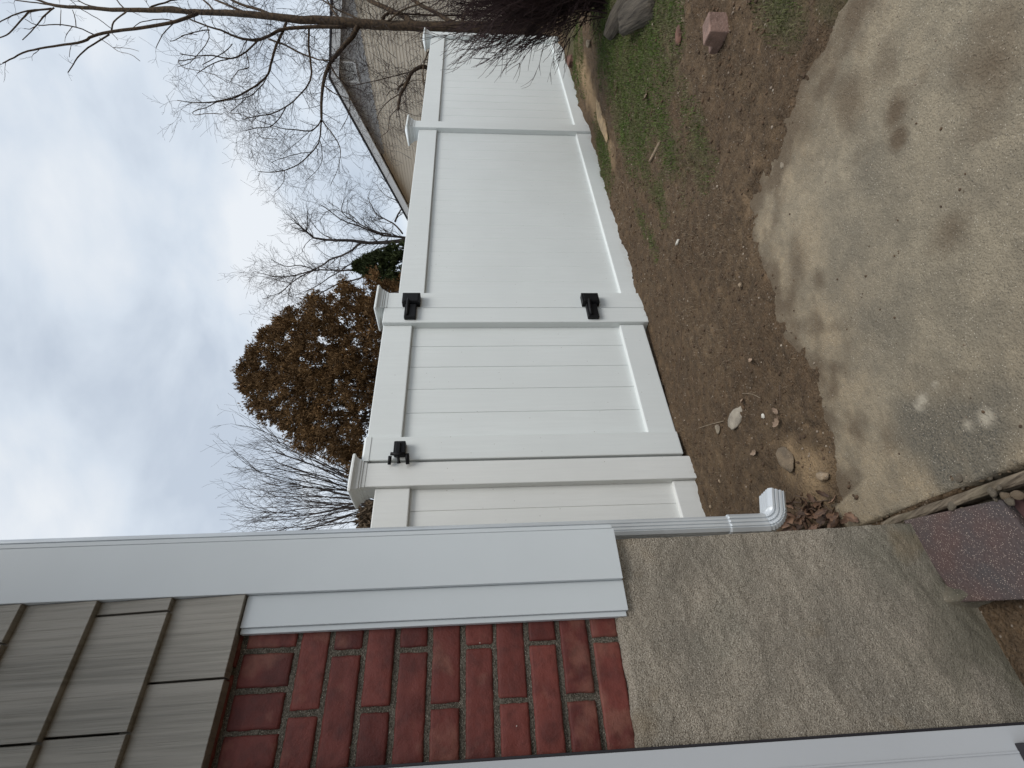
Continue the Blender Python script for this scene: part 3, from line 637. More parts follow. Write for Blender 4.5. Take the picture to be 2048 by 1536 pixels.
LIMBS = [ # (points, start radius px, end radius px, depth drift)
 ([(692,54),(618,54),(563,59),(538,72),(514,80),(485,78),(461,69),(440,60),(414,52),(381,39)], 4.2, 1.6, -.7),
 ([(572,46),(566,63),(553,89),(544,119),(536,148),(518,167),(494,182),(470,195),(436,202),(414,205),(386,205),(355,201)], 3.4, .7, -1.0),
 ([(533,154),(527,167),(507,187),(492,195),(462,200),(436,204)], 1.5, .6, -.9),
 ([(492,197),(474,213),(461,225),(477,227),(494,234),(503,244)], .9, .7, -.9),
 ([(436,203),(412,215),(387,223),(390,230),(414,227),(444,228)], 1.0, .7, -1.),
 ([(434,202),(415,180),(398,158),(393,150)], .6, .5, -1.),
 ([(715,52),(706,72),(692,87),(672,111),(659,128),(652,147),(647,167),(643,195),(643,236)], 6.5, 2.6, -.5),
 ([(643,236),(637,250),(620,262),(590,259),(560,256),(513,240)], 1.9, .7, -.6),
 ([(643,236),(641,262),(637,285),(621,307),(596,329),(567,341),(540,344),(517,343)], 2.2, .7, -.7),
 ([(569,342),(568,355),(566,366),(551,383)], .9, .6, -.7), ([(643,240),(655,255),(672,278),(681,303),(676,336),(661,370)], 1.5, .7, -.6),
 ([(640,282),(645,311),(638,336),(611,363)], 1.0, .6, -.6), ([(625,303),(590,309),(560,318),(542,325)], .9, .6, -.6), ([(620,262),(600,280),(575,300),(560,312)], .8, .5, -.6),
 ([(647,170),(665,185),(690,195),(712,205)], 1.5, .8, -.4), ([(659,128),(672,150),(690,170),(700,200),(695,235),(680,262)], 2.0, .7, -.4),
 ([(618,57),(617,93),(622,130),(622,154),(611,176),(587,202),(563,219),(537,229),(514,232),(487,239)], 2.6, .8, -.8),
 ([(574,211),(559,236),(540,253),(514,256),(492,261)], 1.4, .8, -.8), ([(540,253),(563,263),(575,275)], .8, .6, -.8), ([(516,256),(516,267),(526,276),(555,278)], .7, .5, -.8),
 ([(514,82),(492,104),(461,117),(422,111),(390,112),(359,107)], 2.2, .8, -.8), ([(492,105),(498,134),(477,141),(459,167)], 1.2, .7, -.8), ([(461,117),(429,126),(394,147)], 1.3, .8, -.8),
 ([(465,88),(449,104),(425,118),(405,130)], 1.2, .8, -.8), ([(400,115),(375,120),(357,122),(363,132),(372,137),(400,142),(430,150),(455,165)], 1.0, .6, -.9), ([(414,52),(418,75),(405,98),(380,125),(357,133)], 1.3, .6, -.9),
 ([(537,78),(572,91),(605,108),(637,119),(659,121)], 2.2, 1.6, -.4), ([(420,60),(400,62),(370,70),(350,80),(340,83)], 1.2, .7, -.8), ([(395,70),(380,68),(362,72),(380,78),(393,82)], .8, .5, -.8),
 ([(395,27),(380,33),(352,43),(297,54),(223,63),(186,72),(167,83),(130,89),(93,95),(56,102),(28,115),(6,127)], 4.2, 1.2, -.6),
 ([(219,69),(186,89),(160,109),(147,128),(136,145)], 1.9, 1.0, -.6), ([(187,69),(152,54),(111,49),(74,50),(50,38)], 1.5, .7, -.6), ([(223,60),(228,44),(249,26),(262,18)], 2.0, 1.6, -.4),
 ([(224,58),(195,37),(163,19),(135,-5)], 1.0, .7, -.6), ([(199,76),(226,95),(240,104),(260,108),(280,122)], .7, .6, -.7), ([(226,95),(250,96),(278,102)], .6, .5, -.7), ([(143,88),(140,100),(139,114)], .9, .7, -.6),
 ([(108,15),(85,35),(70,54),(45,80)], 1.8, .9, -.3), ([(104,17),(65,22),(50,32),(24,61),(12,71),(-4,76)], 2.1, 1.1, -.3), ([(98,18),(56,22),(24,32),(-4,46)], 1.9, 1.0, -.3), ([(347,47),(325,70),(312,96)], 1.3, .8, -.5),
 ([(74,50),(60,58),(48,57)], .8, .6, -.5), ([(152,54),(150,35),(145,20)], 1.0, .7, -.5), ([(120,52),(122,20)], .8, .6, -.5), ([(145,53),(132,70),(130,84)], .8, .5, -.5),
 ([(352,43),(325,38),(298,41),(280,45),(265,57)], 1.2, .7, -.5), ([(222,64),(236,80)], .8, .5, -.5),
 ([(859,138),(845,133),(824,144),(812,169),(802,187),(798,205),(796,219)], 5.0, 2.6, -1.0), ([(815,165),(800,172),(796,180)], 3, 2, -1), ([(824,144),(790,152),(750,162),(700,172)], 1.2, .6, -1), ([(812,172),(830,160),(850,165),(860,190)], .9, .6, -1.),
 ([(802,187),(780,200),(758,225),(752,250)], 1.3, .6, -1), ([(796,215),(780,235),(776,262),(765,270)], 1.0, .5, -1), ([(870,96),(858,102),(851,118),(846,140),(848,170)], 2.3, 1.2, -.9),
 ([(934,56),(905,45),(874,27),(835,6),(800,-20)], 5.4, 3.6, .6), ([(930,50),(925,40),(935,20),(950,-5)], 5, 3, .6), ([(827,47),(804,31),(780,20),(741,2),(720,-14)], 6.5, 4.2, .7), ([(752,46),(775,42),(798,24),(818,15),(850,4)], 2.4, 1.4, -.3),
 ([(762,46),(770,30),(790,22)], 4, 3, .5), ([(680,40),(665,20),(655,0)], 3, 2, .5), ([(725,42),(700,30),(672,18),(640,-5)], 2.6, 1.5, .4), ([(560,37),(520,20),(480,8),(450,-8)], 3.4, 2.6, .4), ([(500,29),(450,8),(420,-5)], 2.8, 2, .4),
 ([(430,24),(418,10),(400,-6)], 2.6, 2, .3), ([(377,22),(345,14),(300,16),(330,5),(360,-4)], 2.4, 1.6, .3), ([(250,19),(240,8),(230,-5)], 1.6, 1.2, .3), ([(200,16),(170,8),(150,-4)], 1.6, 1.2, .3), ([(110,11),(75,6),(30,0)], 1.5, 1.2, .2),
 ([(840,27),(800,34),(900,30),(950,28)], 1.0, .7, .6), ([(780,27),(880,31),(960,29)], 2.2, 1.8, .9)]
mb = MB(); tw = MB()
for pts, r0, r1, dz in LIMBS:
    r0 *= .86; r1 *= .86
    P = path(pts, TZ, dz); sm = smooth_path(P, 3); n = len(sm)
    dist0 = 1.0
    rads = [(r0+(r1-r0)*i/(n-1))*P2M for i in range(n)]
    mb.tube([p+rv(rnd, .004) for p in sm], rads, 6 if r0 > 2 else 4)
    L_ = sum((sm[i+1]-sm[i]).length for i in range(n-1))
    cx_ = sum(q[0] for q in pts)/len(pts)
    dens = 9 if cx_ > 480 else (4.0 if cx_ > 340 else 1.6)
    for _ in range(int(L_*dens)):
        i = rnd.randint(1, n-1); a = (sm[i]-sm[i-1]).normalized(); ax = a.cross(rv(rnd)).normalized()
        nd = Quaternion(ax, rnd.uniform(.5, 1.2)) @ a
        twig(tw, rnd, sm[i], nd, rnd.uniform(.22, .55)*(1 if cx_ > 340 else .6), min(rads[i]*.45, .0065), 1 if cx_ < 480 else 2, .05, .32, 3, .0017)
# the fine mesh of twigs low in the crown, in front of the neighbour's gable
for _ in range(150):
    x = rnd.uniform(500, 800); y = rnd.uniform(-10, 200) if x > 560 else rnd.uniform(0, 130)
    if y > 90+ (x-500)*.5: continue
    p = atZ(x, y, TZ+rnd.uniform(-.6, 1.2)); d = rv(rnd)+Vector((0, 0, .3)); twig(tw, rnd, p, d, rnd.uniform(.35, .7), .0055, 2, 0, .3, 3, .0018)
lim = mb.build('limbs', M['bark'], tr, smooth=True); tw.build('twigs', M['twig'], tr)

# --- twiggy shrub in front of the fence
rnd = random.Random(21)
b0 = Vector((5.25, 1.15, gz(5.25, 1.15)))
shb = thing('leafless_shrub', 'dense leafless shrub of dark reddish twigs in front of the far fence panel', 'shrub', b0)
mb = MB()
def strand(p, d, L_, r, lev):
    n = 5; pts = [p.copy()]; d = d.normalized()
    for i in range(n): d = (d+rv(rnd, .16)+Vector((0, 0, .05))).normalized(); pts.append(pts[-1]+d*L_/n)
    mb.tube(pts, [r*(1-.75*i/n)+.0009 for i in range(n+1)], 3)
    if lev:
        for _ in range(5 if lev > 1 else 5):
            i = rnd.randint(2, n); a = (pts[i]-pts[i-1]).normalized(); ax = a.cross(rv(rnd)).normalized()
            strand(pts[i], Quaternion(ax, rnd.uniform(.25, .7)) @ a, L_*rnd.uniform(.3, .5), r*.5, lev-1)
for k in range(240):
    tgt = atZ(rnd.gauss(1035, 66), rnd.uniform(-115, 106), rnd.uniform(3.75, 4.6)); root = b0+Vector((rnd.gauss(0, .13), rnd.gauss(0, .10), -.01))
    d = tgt-root; L_ = d.length*rnd.uniform(.72, 1.02); strand(root, d+Vector((0, 0, .12)), L_, rnd.uniform(.004, .008), 2)
mb.build('twigs', M['shrub'], shb)

# --- distant bare tree in the middle
rnd = random.Random(31)
tm = thing('bare_tree', 'distant bare tree with a wide branching crown between the brown evergreen and the neighbour roof', 'tree', atZ(1000, 478, 26)*1.0)
mb = MB(); tw = MB(); Q = 26/FPX
TREE2 = [([(1000,478),(900,478),(812,480),(759,485),(707,482),(668,480),(627,475),(606,456),(590,445)], 6.5, 1.0), ([(720,487),(694,506),(658,521),(627,540),(577,553),(546,553),(509,542)], 3.0, .7),
 ([(830,478),(811,474),(767,470),(746,464),(705,448),(680,438),(647,412)], 3.6, .8), ([(783,470),(750,462),(720,448),(684,425),(689,399)], 2.4, .7), ([(806,467),(785,446),(757,433),(744,412),(735,395)], 2.4, .7),
 ([(830,486),(801,490),(767,495),(733,511),(694,532),(642,566),(610,585)], 3.2, .8), ([(850,530),(800,545),(746,541),(707,542),(668,540),(627,542),(582,566),(564,584),(525,597)], 3.4, .7),
 ([(850,540),(790,550),(746,545),(720,558),(681,566),(647,584),(616,602),(585,626),(559,641)], 3.0, .7), ([(627,540),(600,530),(570,532),(540,518)], 1.6, .6), ([(668,480),(640,465),(620,440)], 1.4, .6),
 ([(790,445),(800,420),(815,405)], 2.6, 1.2), ([(720,448),(700,430),(660,420),(640,440)], 1.2, .6), ([(582,566),(555,560),(520,552)], 1.1, .5), ([(647,584),(620,580),(590,590)], 1.1, .5), ([(805,420),(790,400),(770,390),(755,372)], 1.4, .6), ([(810,410),(795,385),(775,365),(762,350)], 1.4, .6)]
for pts, r0, r1 in TREE2:
    dz = rnd.uniform(-2, 2); n_ = len(pts); P = [atZ(x, y, 26+dz*i/(n_-1)) for i, (x, y) in enumerate(pts)]; sm = smooth_path(P, 3); n = len(sm)
    rads = [(r0+(r1-r0)*i/(n-1))*Q*.8 for i in range(n)]; mb.tube([p+rv(rnd, .03) for p in sm], rads, 5)
    L_ = sum((sm[i+1]-sm[i]).length for i in range(n-1))
    for _ in range(int(L_*4.2)):
        i = rnd.randint(n//4, n-1); a = (sm[i]-sm[i-1]).normalized(); ax = a.cross(rv(rnd)).normalized(); nd = Quaternion(ax, rnd.uniform(.4, 1.1)) @ a
        twig(tw, rnd, sm[i], nd, rnd.uniform(.6, 1.35), min(.022, rads[i]*.55), 2, 0, .3, 3, .0045)
mb.build('trunk', M['far_bark'], tm); tw.build('twigs', M['far_bark'], tm)

# --- fine upright bare tree at the house side
rnd = random.Random(41)
tl = thing('bare_tree', 'fine upswept bare tree rising beside the house corner behind the gate', 'tree', atZ(1010, 1010, 13))
mb = MB(); tw = MB(); base_p = atZ(1010, 1010, 13); fork = atZ(790, 1010, 13)
mb.tube(smooth_path([base_p, atZ(900, 1012, 13), fork]), [.13]*3+[.11]*3+[.09], 7)
for k in range(26):
    y1 = 866+k*8.6+rnd.uniform(-5, 5); x1 = 505+abs(k-14)*2.0+rnd.uniform(-15, 40); z1 = 13+rnd.uniform(-1.3, 1.3)
    a = atZ(790, 1010, 13); m1 = atZ(720+rnd.uniform(-15, 15), 1010+(y1-1010)*.33+rnd.uniform(-8, 8), 13+(z1-13)*.3); m2 = atZ(620+rnd.uniform(-10, 15), 1010+(y1-1010)*.72+rnd.uniform(-8, 8), 13+(z1-13)*.7)
    sm = smooth_path([a, m1, m2, atZ(x1, y1, z1)], 4); n = len(sm); rads = [.021*(1-i/n)+.005 for i in range(n)]; mb.tube(sm, rads, 5)
    for _ in range(12):
        i = rnd.randint(3, n-1); q = (sm[i]-sm[i-1]).normalized(); ax = q.cross(rv(rnd)).normalized()
        twig(tw, rnd, sm[i], Quaternion(ax, rnd.uniform(.2, .6)) @ q, rnd.uniform(.4, .95), .0085, 2, 0, .14, 2, .0026, 3, .06)
mb.build('trunk', M['far_bark'], tl); tw.build('twigs', M['far_bark'], tl)

# --- evergreens: thousands of short flat sprays gathered into tufts
def spray_mesh(name, centres, rnd, m_, parent, size, per, npr=3, outc=None):
    v = []; f = []; sh = []
    for (c, outv, rad) in centres:
        s0 = rnd.random()
        for _ in range(per):
            p = c+rv(rnd, rad)*rnd.uniform(.3, 1); d = (outv*rnd.uniform(.4, 1.1)+rv(rnd, .75)+Vector((0, 0, .25))).normalized()
            w = d.cross(rv(rnd)).normalized(); L_ = size*rnd.uniform(.6, 1.3)
            for q in range(npr):
                dd = (d+w*rnd.uniform(-.8, .8)+rv(rnd, .2)).normalized(); ww = dd.cross(rv(rnd)).normalized()*L_*.13
                n = len(v); v += [p, p+dd*L_*.5+ww, p+dd*L_, p+dd*L_*.5-ww]; f.append((n, n+1, n+2, n+3)); sh.append(min(1, max(0, s0+rnd.uniform(-.25, .25))))
    o = mesh(name, v, f, m_, parent); o.data.attributes.new('shade', 'FLOAT', 'FACE').data.foreach_set('value', np.array(sh, np.float32)); return o
def fol(name, a, b_):
    m, t, b, o = base(name, .8, .2); c = nmix(t, nattr(t, 'shade'), a, b_); c = nmix(t, nnoise(t, o, 1.4, 4, .4, .65), c, tuple((p+q)*.36 for p, q in zip(a, b_)))
    t.links.new(c, b.inputs['Base Color']); b.inputs['Subsurface Weight'].default_value = 0; return m
M['brown_fol'] = fol('browned_evergreen', (.105, .060, .026), (.205, .118, .048)); M['green_fol'] = fol('green_evergreen', (.022, .034, .012), (.06, .075, .025)); M['hedge_fol'] = fol('brown_hedge', (.10, .07, .045), (.17, .125, .08))
rnd = random.Random(51)
# outline of the brown one in the photo, as half-widths about its own axis, turned round that axis
EZ = 12.0
prof = [(487, 765, 12), (500, 757, 45), (530, 752, 85), (570, 748, 115), (610, 752, 140), (650, 748, 160), (700, 755, 185), (760, 762, 200), (830, 765, 205), (950, 765, 190), (1010, 765, 130)]
be = thing('brown_evergreen', 'broad winter-browned evergreen with a rounded tip behind the gate', 'tree', atZ(1030, 765, EZ))
cent = []; axis_r = CR.copy(); axis_r.z = 0; axis_r.normalize(); axis_f = Vector((0, 0, 1)).cross(axis_r)
def at_prof(x):
    xs_ = [p[0] for p in prof]; return np.interp(x, xs_, [p[1] for p in prof]), np.interp(x, xs_, [p[2] for p in prof])
for _ in range(4300):
    x = 487+ (1010-487)*rnd.random()**.85; yc, hw = at_prof(x)
    if rnd.random() > .25+hw/205: continue
    th = rnd.uniform(0, 2*math.pi); rr_ = hw*EZ/FPX*(rnd.uniform(.72, 1.0) if rnd.random() < .75 else rnd.uniform(.05, .7))
    c0 = atZ(x, yc, EZ); outv = axis_r*math.cos(th)+axis_f*math.sin(th); lump = 1+.055*math.sin(x*.11+th*3)+.04*math.sin(x*.05-th*5)
    cent.append((c0+outv*rr_*lump, (outv*.7+Vector((0, 0, .75))).normalized(), rnd.uniform(.09, .16)))
spray_mesh('foliage', cent, rnd, M['brown_fol'], be, .070, 44, 3)
mb = MB()
for k in range(9):
    a = rnd.uniform(0, 6.28); top = atZ(rnd.uniform(520, 640), 765, EZ)+(axis_r*math.cos(a)+axis_f*math.sin(a))*rnd.uniform(.1, 1.0)
    b_ = atZ(1030, 765, EZ)+(axis_r*math.cos(a)+axis_f*math.sin(a))*.12; mb.tube([b_, b_.lerp(top, .5)+(axis_r*math.cos(a)+axis_f*math.sin(a))*.45, top], [.07, .04, .012], 5)
mb.build('trunk', M['bark'], be)
ge = thing('green_evergreen', 'small dark green pointed evergreen just above the fence top', 'tree', atZ(1000, 542, 14))
cent = []
for _ in range(800):
    x = 714+(1000-714)*rnd.random()**1.2; hw = np.interp(x, [714, 740, 770, 800, 860, 1000], [2, 20, 36, 48, 60, 66])*14/FPX
    th = rnd.uniform(0, 6.28); outv = axis_r*math.cos(th)+axis_f*math.sin(th); cent.append((atZ(x, 532+(x-716)*.08, 14)+outv*hw*rnd.uniform(.5, 1), (outv*.5+Vector((0, 0, .8))).normalized(), .10))
spray_mesh('foliage', cent, rnd, M['green_fol'], ge, .10, 30, 3)
mb = MB(); mb.tube([atZ(1000, 542, 14), atZ(720, 534, 14)], [.06, .01], 6); mb.build('trunk', M['bark'], ge)
he = thing('brown_hedge', 'tangled brown hedge top seen over the fence beside the house', 'hedge', atZ(1020, 1040, 7.5))
cent = []
for _ in range(260):
    x = rnd.uniform(722, 960); y = rnd.uniform(1002, 1120)
    if x < 722+max(0, (1030-y))*.5: continue
    cent.append((atZ(x, y, 7.5+rnd.uniform(-.4, .6)), Vector((0, 0, 1)), .09))
spray_mesh('foliage', cent, rnd, M['hedge_fol'], he, .09, 26, 3)

# ================================================================== STONES, WOOD, LEAVES, GRASS
def ico(sub=2):
    bm = bmesh.new(); bmesh.ops.create_icosphere(bm, subdivisions=sub, radius=1); v = [x.co.copy() for x in bm.verts]; f = [tuple(q.index for q in p.verts) for p in bm.faces]; bm.free(); return v, f
IV2, IF2 = ico(3); IV1, IF1 = ico(1)
def rock_mesh(name, rnd, sx, sy, sz, m_, rough=.12, flat=0):
    ph = [rv(rnd, 9) for _ in range(4)]; vs = []
    for v in IV2:
        r = 1+rough*(math.sin(v.x*3.1+ph[0].x)*math.cos(v.y*2.7+ph[0].y)+.6*math.sin(v.z*5.3+ph[1].x+v.x*4)+.3*math.sin(v.y*11+ph[2].x)+.2*math.sin(v.x*17+v.z*13+ph[3].x))
        z = v.z
        if flat: z = max(-flat, min(flat, z))
        vs.append((v.x*r*sx, v.y*r*sy, z*r*sz))
    me = bpy.data.meshes.new(name); me.from_pydata(vs, [], IF2); me.update(); me.materials.append(m_); me.polygons.foreach_set('use_smooth', [True]*len(me.polygons)); return me
def stone_mat(name, c1, c2, sp=(.5, .45, .38)):
    m, t, b, o = base(name, .85, .3); c = nmix(t, nnoise(t, o, 18, 6), c1, c2); c = nmix(t, nspeck(t, o, 220, .28, .3), c, sp); c = nmix(t, nspeck(t, o, 300, .25, .3), c, tuple(v*.3 for v in c1))
    t.links.new(c, b.inputs['Base Color']); nbump(t, b, [(nnoise(t, o, 120, 5, .3, .7), .0015)]); return m
M['st_grey'] = stone_mat('grey_stone', (.25, .21, .155), (.165, .135, .10)); M['st_tan'] = stone_mat('tan_stone', (.30, .225, .15), (.20, .15, .10)); M['st_sand'] = stone_mat('sandy_stone', (.20, .15, .10), (.13, .10, .07), (.35, .28, .2)); M['st_pale'] = stone_mat('pale_stone', (.34, .30, .24), (.24, .21, .17)); M['st_ochre'] = stone_mat('ochre_stone', (.42, .30, .17), (.28, .20, .12)); M['st_red'] = stone_mat('red_brick_lump', (.15, .078, .055), (.10, .052, .04), (.35, .2, .15)); M['st_pink'] = stone_mat('pink_granite', (.27, .175, .14), (.17, .11, .088), (.42, .33, .3)); M['st_white'] = mat('white_chip', (.6, .57, .5), .7, .2, 40)
def gh(X, Y): return float(dirt_h(np.array([[X]]), np.array([[Y]]))[0, 0])
def stone(name, px, sx, sy, sz, m_, label, rot=0, sink=.35, seed=0, flat=0, group=None, rough=.12):
    p = atG(*px); me = rock_mesh(name, random.Random(seed), sx, sy, sz, m_, rough, flat); o = bpy.data.objects.new(name, me); COL.objects.link(o)
    o.location = (p.x, p.y, gh(p.x, p.y)+sz*(1-2*sink)*.9); o.rotation_euler = (0, 0, rot); return tag(o, label, 'stone', group)
_d = atG(1500,800)-atG(1453,868); LEAFROT = math.atan2(_d.y, _d.x)
stone('flat_stone', (1477,835), .085, .038, .008, M['st_pale'], 'pale leaf-shaped flat stone on the bare dirt below the gate', LEAFROT, .1, 1, .5)
stone('flat_stone', (1578,917), .052, .040, .009, M['st_sand'], 'rounded flat stone half buried in sand near the driveway edge', R(20), .15, 2, .6)
stone('flat_stone', (1440,858), .026, .022, .006, M['st_grey'], 'small round flat stone beside the pale leaf-shaped stone', 0, .1, 3, .6)
stone('cobble', (1657,952), .027, .016, .013, M['st_tan'], 'oblong tan cobble near the leaf litter', R(60), .15, 4)
stone('brick_lump', (1149,122), .13, .06, .055, M['st_red'], 'broken red brick lying against the bottom of the far fence panel', R(10), .25, 5, .7, rough=.18)
stone('stone_chip', (1363,484), .020, .009, .007, M['st_white'], 'bright white stone chip on the dirt at the edge of the grass', R(80), .1, 6, rough=.25)
stone('flat_stone', (1208,240), .34, .06, .022, M['st_ochre'], 'long narrow tan stone at the foot of the fence by the middle post', R(-4), .2, 7, .6)
stone('cobble', (1185,88), .035, .035, .03, M['st_grey'], 'dark round cobble in the grass beside the shrub', 0, .2, 8)
stone('cobble', (1444,962), .012, .007, .006, M['st_tan'], 'small oval pebble on the dirt in front of the latch post', R(10), .1, 9)
stone('cobble', (1428,1013), .010, .009, .007, M['st_tan'], 'small round pebble on the dirt next to the downspout', 0, .1, 10)
stone('stone_chip', (1694,46), .010, .008, .007, M['st_white'], 'white pebble on the driveway near its grassy edge', 0, .1, 12)
stone('stone_chip', (1532,832), .010, .009, .005, M['st_white'], 'curled whitish chip below the pale leaf-shaped stone', 0, .1, 13)
stone('cobble', (1487,570), .012, .010, .008, M['st_tan'], 'tan pebble on the dirt strip in front of the hinge post', 0, .1, 14)
stone('cobble', (1565,330), .014, .011, .008, M['st_grey'], 'grey pebble on the edge of the driveway below the worn grass', 0, .1, 15)
stone('brick_lump', (1368,70), .05, .028, .016, M['st_red'], 'small reddish brick fragment lying above the pink block', R(-30), .2, 16, .7)
# pink stepped block
p = atG(1450, 68); blk = thing('stone_block', 'stepped pink granite block standing on the bare dirt', 'stone block', (p.x, p.y, gh(p.x, p.y)))
T = Matrix.Translation((p.x, p.y, gh(p.x, p.y)-.004)) @ Matrix.Rotation(R(-33), 4, 'Z') @ Matrix.Scale(.72, 4)
mb = MB()
prof_b = [(-.085, 0), (.085, 0), (.085, .052), (.03, .060), (.022, .115), (-.085, .125)]
mb.loops([[T @ Vector((y_, a, b_)) for a, b_ in prof_b] for y_ in (-.062, -.02, .02, .062)])
ob = mb.build('block', M['st_pink'], blk, bevel=.005, seg=2)
# split logs at the picture edge
m, t, b, o = base('weathered_log', .9, .2); mpp = t.nodes.new('ShaderNodeMapping'); mpp.inputs['Scale'].default_value = (3, 30, 30); t.links.new(o, mpp.inputs[0])
c = nmix(t, nnoise(t, mpp.outputs[0], 1.5, 5, .35, .65), (.095, .080, .062), (.036, .030, .024)); t.links.new(c, b.inputs['Base Color']); nbump(t, b, [(nnoise(t, mpp.outputs[0], 2, 5, .3, .7), .006)]); M['log'] = m
def log(px, w, h, L_, rz, tilt, label, seed):
    rnd = random.Random(seed); p = atG(*px); rings = []
    for i in range(9):
        u = i/8-.5; s = 1-1.6*abs(u)**3; ring = []
        for j in range(10):
            a = 2*math.pi*j/10; rr_ = (1+.14*math.sin(3*a+u*4+seed)+rnd.uniform(-.05, .05))*s; ring.append((u*L_, math.cos(a)*w*rr_, max(-.3*h, math.sin(a)*h*rr_)))
        rings.append(ring)
    mb = MB(); mb.loops(rings); me_o = mb.build('split_log', M['log'], None, smooth=True)
    me_o.location = (p.x, p.y, gh(p.x, p.y)+h*.25); me_o.rotation_euler = (0, tilt, rz); return tag(me_o, label, 'log')
log((1250, 26), .085, .06, .62, R(38), R(0), 'weathered grey split log lying behind its pair in the grass', 2)
log((1288, 24), .10, .07, .60, R(25), R(-3), 'thicker weathered grey split log lying nearest in the grass', 5)
# red pavers against the foundation
def prism(name, pts, z0, z1, m_, label, cat, bevel=.003):
    mb = MB(); mb.loops([[(x, y, z0) for x, y in pts], [(x, y, z1) for x, y in pts]]); o = mb.build(name, m_, None, bevel=bevel); return tag(o, label, cat)
m, t, b, o = base('red_paver', .8, .3); c = nmix(t, nnoise(t, o, 9, 5, .4, .62), (.095, .062, .057), (.072, .062, .062)); c = nmix(t, nmix(t, .6, nnoise(t, o, 5, 3, .5, .65), 0.0), c, (.115, .068, .04))
c = nmix(t, nspeck(t, o, 330, .30, .5), c, (.42, .34, .29)); c = nmix(t, nspeck(t, o, 120, .15, .10), c, (.48, .4, .33)); t.links.new(c, b.inputs['Base Color']); nbump(t, b, [(nnoise(t, o, 160, 5, .3, .7), .0015)]); M['paver'] = m
prism('paver', [(.466, 1.172), (.403, .917), (.205, .905), (.262, 1.150)], -1.135, -1.083, M['paver'], 'speckled reddish paver laid against the foot of the cement base', 'paver', .004)
M['paver2'] = mat('dark_red_paver', (.075, .030, .028), .85, .4, 20, .002, 120)
prism('paver', [(.402, .908), (.366, .70), (.17, .69), (.20, .896)], -1.14, -1.090, M['paver2'], 'darker red brick paver at the frame edge, beyond the speckled one', 'paver', .004)
# timber strip along the driveway
m, t, b, o = base('old_timber', .9, .2); mpp = t.nodes.new('ShaderNodeMapping'); mpp.inputs['Scale'].default_value = (90, 9, 60); mpp.inputs['Rotation'].default_value = (0, 0, R(-10.6)); t.links.new(o, mpp.inputs[0])
c = nmix(t, nnoise(t, mpp.outputs[0], 1.4, 6, .35, .62, .6), (.21, .17, .125), (.075, .058, .042)); c = nmix(t, nmix(t, .75, nnoise(t, o, 9, 3, .5, .62), 0.0), c, (.15, .135, .085)); t.links.new(c, b.inputs['Base Color']); nbump(t, b, [(nnoise(t, mpp.outputs[0], 1.4, 6, .35, .62), .003)]); M['timber'] = m
rings = []
for i in range(41):
    u = i/40; rnd_ = random.Random(i); y = 1.262-u*1.25; x = .492+(y-1.262)*.187+rnd_.uniform(-.0008, .0008); w = .0105+rnd_.uniform(-.0008, .0008)
    if i == 0: w *= .6
    zt = -1.098+ -.11*(y-1.2)*.75+rnd_.uniform(-.0012, .0012)
    rings.append([(x-w, y, zt-.05), (x+w, y, zt-.05), (x+w, y, zt-.002), (x+w*.5, y, zt), (x-w*.6, y, zt+.001), (x-w, y, zt-.003)])
mb = MB(); mb.loops(rings); tag(mb.build('timber_strip', M['timber'], None, smooth=False), 'narrow weathered timber strip set along the driveway edge', 'timber')
# pebbles packed in the joints beside the timber: individual
rnd = random.Random(61); pm = [rock_mesh('pebble', random.Random(70+i), 1, .75, .6, (M['st_tan'], M['st_grey'], M['st_tan'])[i % 3], .10) for i in range(5)]
def pebble(x, y, z, s, label='rounded pebble caught in the joint beside the timber strip', group='pebbles beside the timber strip'):
    o = bpy.data.objects.new('pebble', pm[rnd.randrange(5)]); COL.objects.link(o); o.location = (x, y, z+s*.35); o.scale = (s, s, s); o.rotation_euler = (rnd.uniform(-.4, .4), rnd.uniform(-.4, .4), rnd.uniform(0, 6.28)); tag(o, label, 'pebble', group)
for k in range(46):
    u = rnd.random()**1.3; y = 1.30-u*.52; xl = .492+(y-1.262)*.187
    side = rnd.random()
    if k < 16: x, y = .468+rnd.uniform(-.012, .035), 1.262+rnd.uniform(-.01, .045)
    elif side < .5: x = xl+.021+rnd.uniform(-.002, .003)
    else: x = xl-.021+rnd.uniform(-.004, .002)
    pebble(x, y, gz(x, y)-.010, rnd.uniform(.0035, .0065))
for px, s in (((1920,955), .0115), ((1905,1012), .011), ((1999,975), .006), ((1905,958), .005)):
    p = atG(*px); pebble(p.x, p.y, gz(p.x, p.y)-.002, s, 'larger pale pebble lying on the timber strip' if s > .01 else 'rounded pebble caught in the joint beside the timber strip', 'larger pebbles on the timber strip' if s > .01 else 'pebbles beside the timber strip')
for px in ((1985,985), (2010,992), (2035,990), (2020,1003)):
    p = atG(*px); pebble(p.x, p.y, p.z-.004, rnd.uniform(.008, .012), 'grey-white pebble at the corner of the reddish paver', 'pebbles at the corner of the paver')
